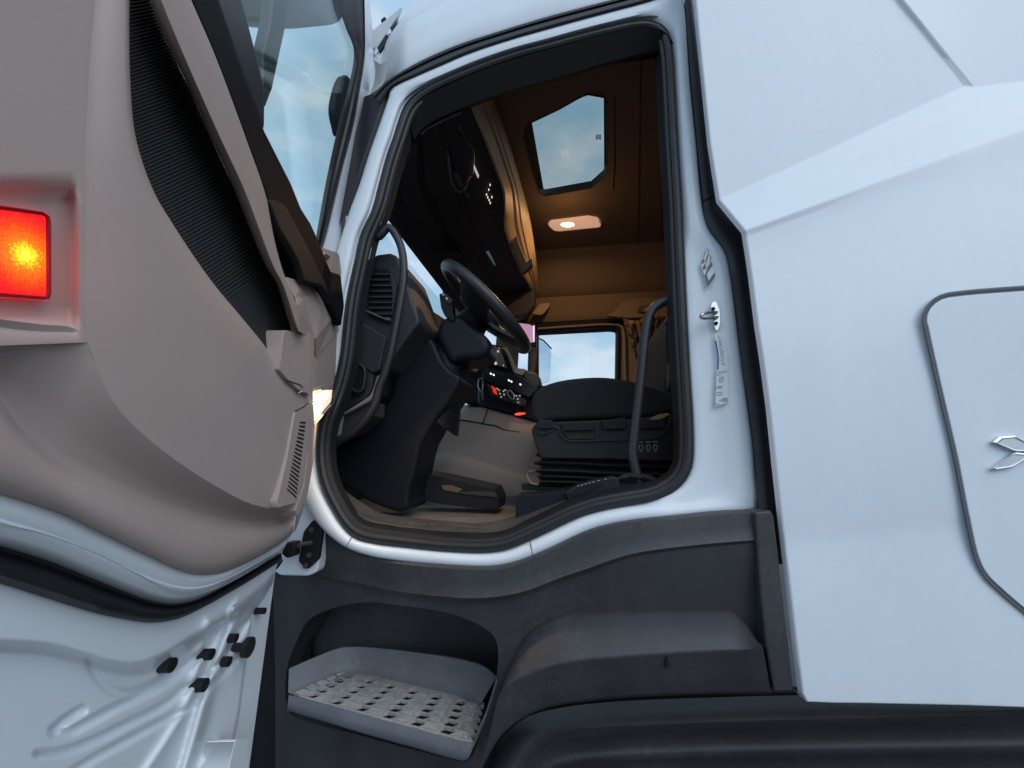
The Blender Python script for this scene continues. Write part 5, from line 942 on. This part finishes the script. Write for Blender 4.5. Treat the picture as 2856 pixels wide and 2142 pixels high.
# ================================================================== loose things
CURTAIN = empty('curtain', PY(1790, 1010, 3.25), 'brown patterned curtain gathered beside the far passenger window', 'curtain')
V = []; F = []; nf, nv = 60, 12
for j in range(nv):
    t = j/(nv-1)
    for i in range(nf):
        s = i/(nf-1); xl = 1738+48*t**1.2; xr = 1900-30*t; x = xl+(xr-xl)*s; y = 888+140*t + 6*math.sin(s*9)
        V.append(PY(x, y, 3.27+.025*math.sin(s*26+1.2*t)+.012*math.sin(s*57+2)))
for j in range(nv-1):
    for i in range(nf-1): a = j*nf+i; F.append((a, a+1, a+nf+1, a+nf))
ct = obj('drape', V, F, CURT, CURTAIN, solid=.004)
cn = CURT.node_tree; wv = cn.nodes.new('ShaderNodeTexNoise'); wv.inputs['Scale'].default_value = 14; rp2 = cn.nodes.new('ShaderNodeValToRGB')
rp2.color_ramp.elements[0].position = .42; rp2.color_ramp.elements[1].position = .55; rp2.color_ramp.elements[0].color = (.03, .02, .015, 1); rp2.color_ramp.elements[1].color = (.34, .25, .15, 1)
c0 = cn.nodes.new('ShaderNodeTexCoord'); cn.links.new(c0.outputs['Object'], wv.inputs['Vector']); cn.links.new(wv.outputs['Fac'], rp2.inputs['Fac']); cn.links.new(rp2.outputs['Color'], cn.nodes['Principled BSDF'].inputs['Base Color'])
yslab('tie_band', [(1806, 925), (1812, 922), (1826, 1000), (1818, 1010)], 3.21, .02, mat('tie_dark', (.02, .015, .012), .8), CURTAIN)

MIC = empty('coiled_cord', on_cons(1260, 480, .08), 'coiled black handset cord looping under the dark overhead console', 'cord')
def coil(name, path, r, turns, rw, m, par, n=9):
    P_ = []; T_ = frames(path); L_ = len(path); up = Vector((.2, .3, .9)); N_ = turns*n
    for i in range(N_+1):
        f = i/N_*(L_-1); k = min(L_-2, int(f)); c = path[k].lerp(path[k+1], f-k); t = T_[k]; up = (up-t*up.dot(t)).normalized(); s = t.cross(up); a = 2*math.pi*i/n
        P_.append(c+(s*math.cos(a)+up*math.sin(a))*r)
    return tube(name, P_, rw, m, par, n=5)
CB = mat('cord_black', (0.035, 0.03, 0.028), .35)
c1_ = [on_cons(x, y, .05) for x, y in cr([za(808, 860), za(822, 1000), za(840, 1150), za(870, 1290), za(905, 1340)], 20)]
c2_ = [on_cons(x, y, .05) for x, y in cr([za(905, 1340), za(955, 1380), za(1010, 1385), za(1060, 1310), za(1090, 1220), za(1130, 1165), za(1160, 1150)], 24)]
coil('coil', c1_, .011, 30, .0022, CB, MIC); coil('coil', c2_, .006, 34, .002, mat('cord_brown', (.10, .07, .055), .4), MIC)
tube('plain_lead', [on_cons(x, y, .05) for x, y in cr([za(790, 680), za(760, 770), za(738, 850), za(752, 960), za(775, 1120), za(810, 1270), za(850, 1350), za(900, 1415)], 30)], .0022, CB, MIC, n=6)
tube('plain_lead', [on_cons(x, y, .05) for x, y in cr([za(1100, 730), za(1150, 780), za(1180, 870), za(1178, 1000), za(1165, 1140)], 24)], .0022, mat('lead_brown', (.14, .11, .09), .4), MIC, n=6)
slab('plug', [on_cons(x, y, .05) for x, y in rnd([za(960, 560), za(985, 530), za(1040, 640), za(1050, 700), za(1010, 730), za(990, 660)], 3)], (0, 0, .03), BLACKP, MIC, bevel=.004)

REM = empty('remote_control', PY(1650, 1395, 1.21), 'black handheld remote control with coiled lead lying on the door sill', 'remote')
rb_ = [z4(655, 830), z4(690, 795), z4(780, 745), z4(900, 705), z4(1150, 655), z4(1190, 672), z4(1215, 730), z4(1225, 800), z4(1100, 840), z4(850, 905), z4(760, 935), z4(700, 925), z4(665, 880)]
yslab('housing', rnd(rb_, 6), 1.185, .05, BLACKP, REM, bevel=.008, seg=3)
yslab('side_grip', rnd([z4(690, 830), z4(800, 775), z4(1010, 715), z4(1040, 735), z4(1000, 770), z4(840, 840), z4(720, 870)], 5), 1.181, .01, DASH2, REM, bevel=.003)
for x, y in ((775, 757), (812, 748), (852, 736), (890, 728), (930, 716), (985, 702), (1055, 686)): yslab('key', [z4(x, y), z4(x+18, y-5), z4(x+20, y+2), z4(x+2, y+7)], 1.180, .006, mat('grey_print3', (.45, .42, .40), .5), REM, bevel=.0005)
tube('lead', [PY(*z4(*p), 1.2) for p in ((1190, 688), (1210, 680), (1245, 668))], .006, BLACKP, REM)
coil('coil', [PY(x, y, 1.21) for x, y in cr([z4(1245, 668), z4(1290, 655), z4(1340, 652), z4(1420, 660), z4(1500, 668), z4(1560, 690), z4(1600, 720), z4(1650, 745)], 20)], .0065, 24, .0022, CB, REM)

KEYS = empty('keys', PY(*zc(440, 760), 2.12), 'small bunch of keys hanging from the dashboard beside the steering column', 'keys')
cslab('key_blade', [(430, 985), (480, 980), (492, 1180), (465, 1190), (450, 1140)], 2.10, .006, STEEL, KEYS, bevel=.001)
cslab('key_blade', [(385, 1010), (410, 1000), (418, 1240), (395, 1262), (382, 1200)], 2.11, .006, STEEL, KEYS, bevel=.001)
tube('key_ring', [PY(*zc(435+52*math.cos(a), 880+130*math.sin(a)), 2.105) for a in [i*2*math.pi/24 for i in range(24)]], .0022, STEEL, KEYS, n=6, closed=True)
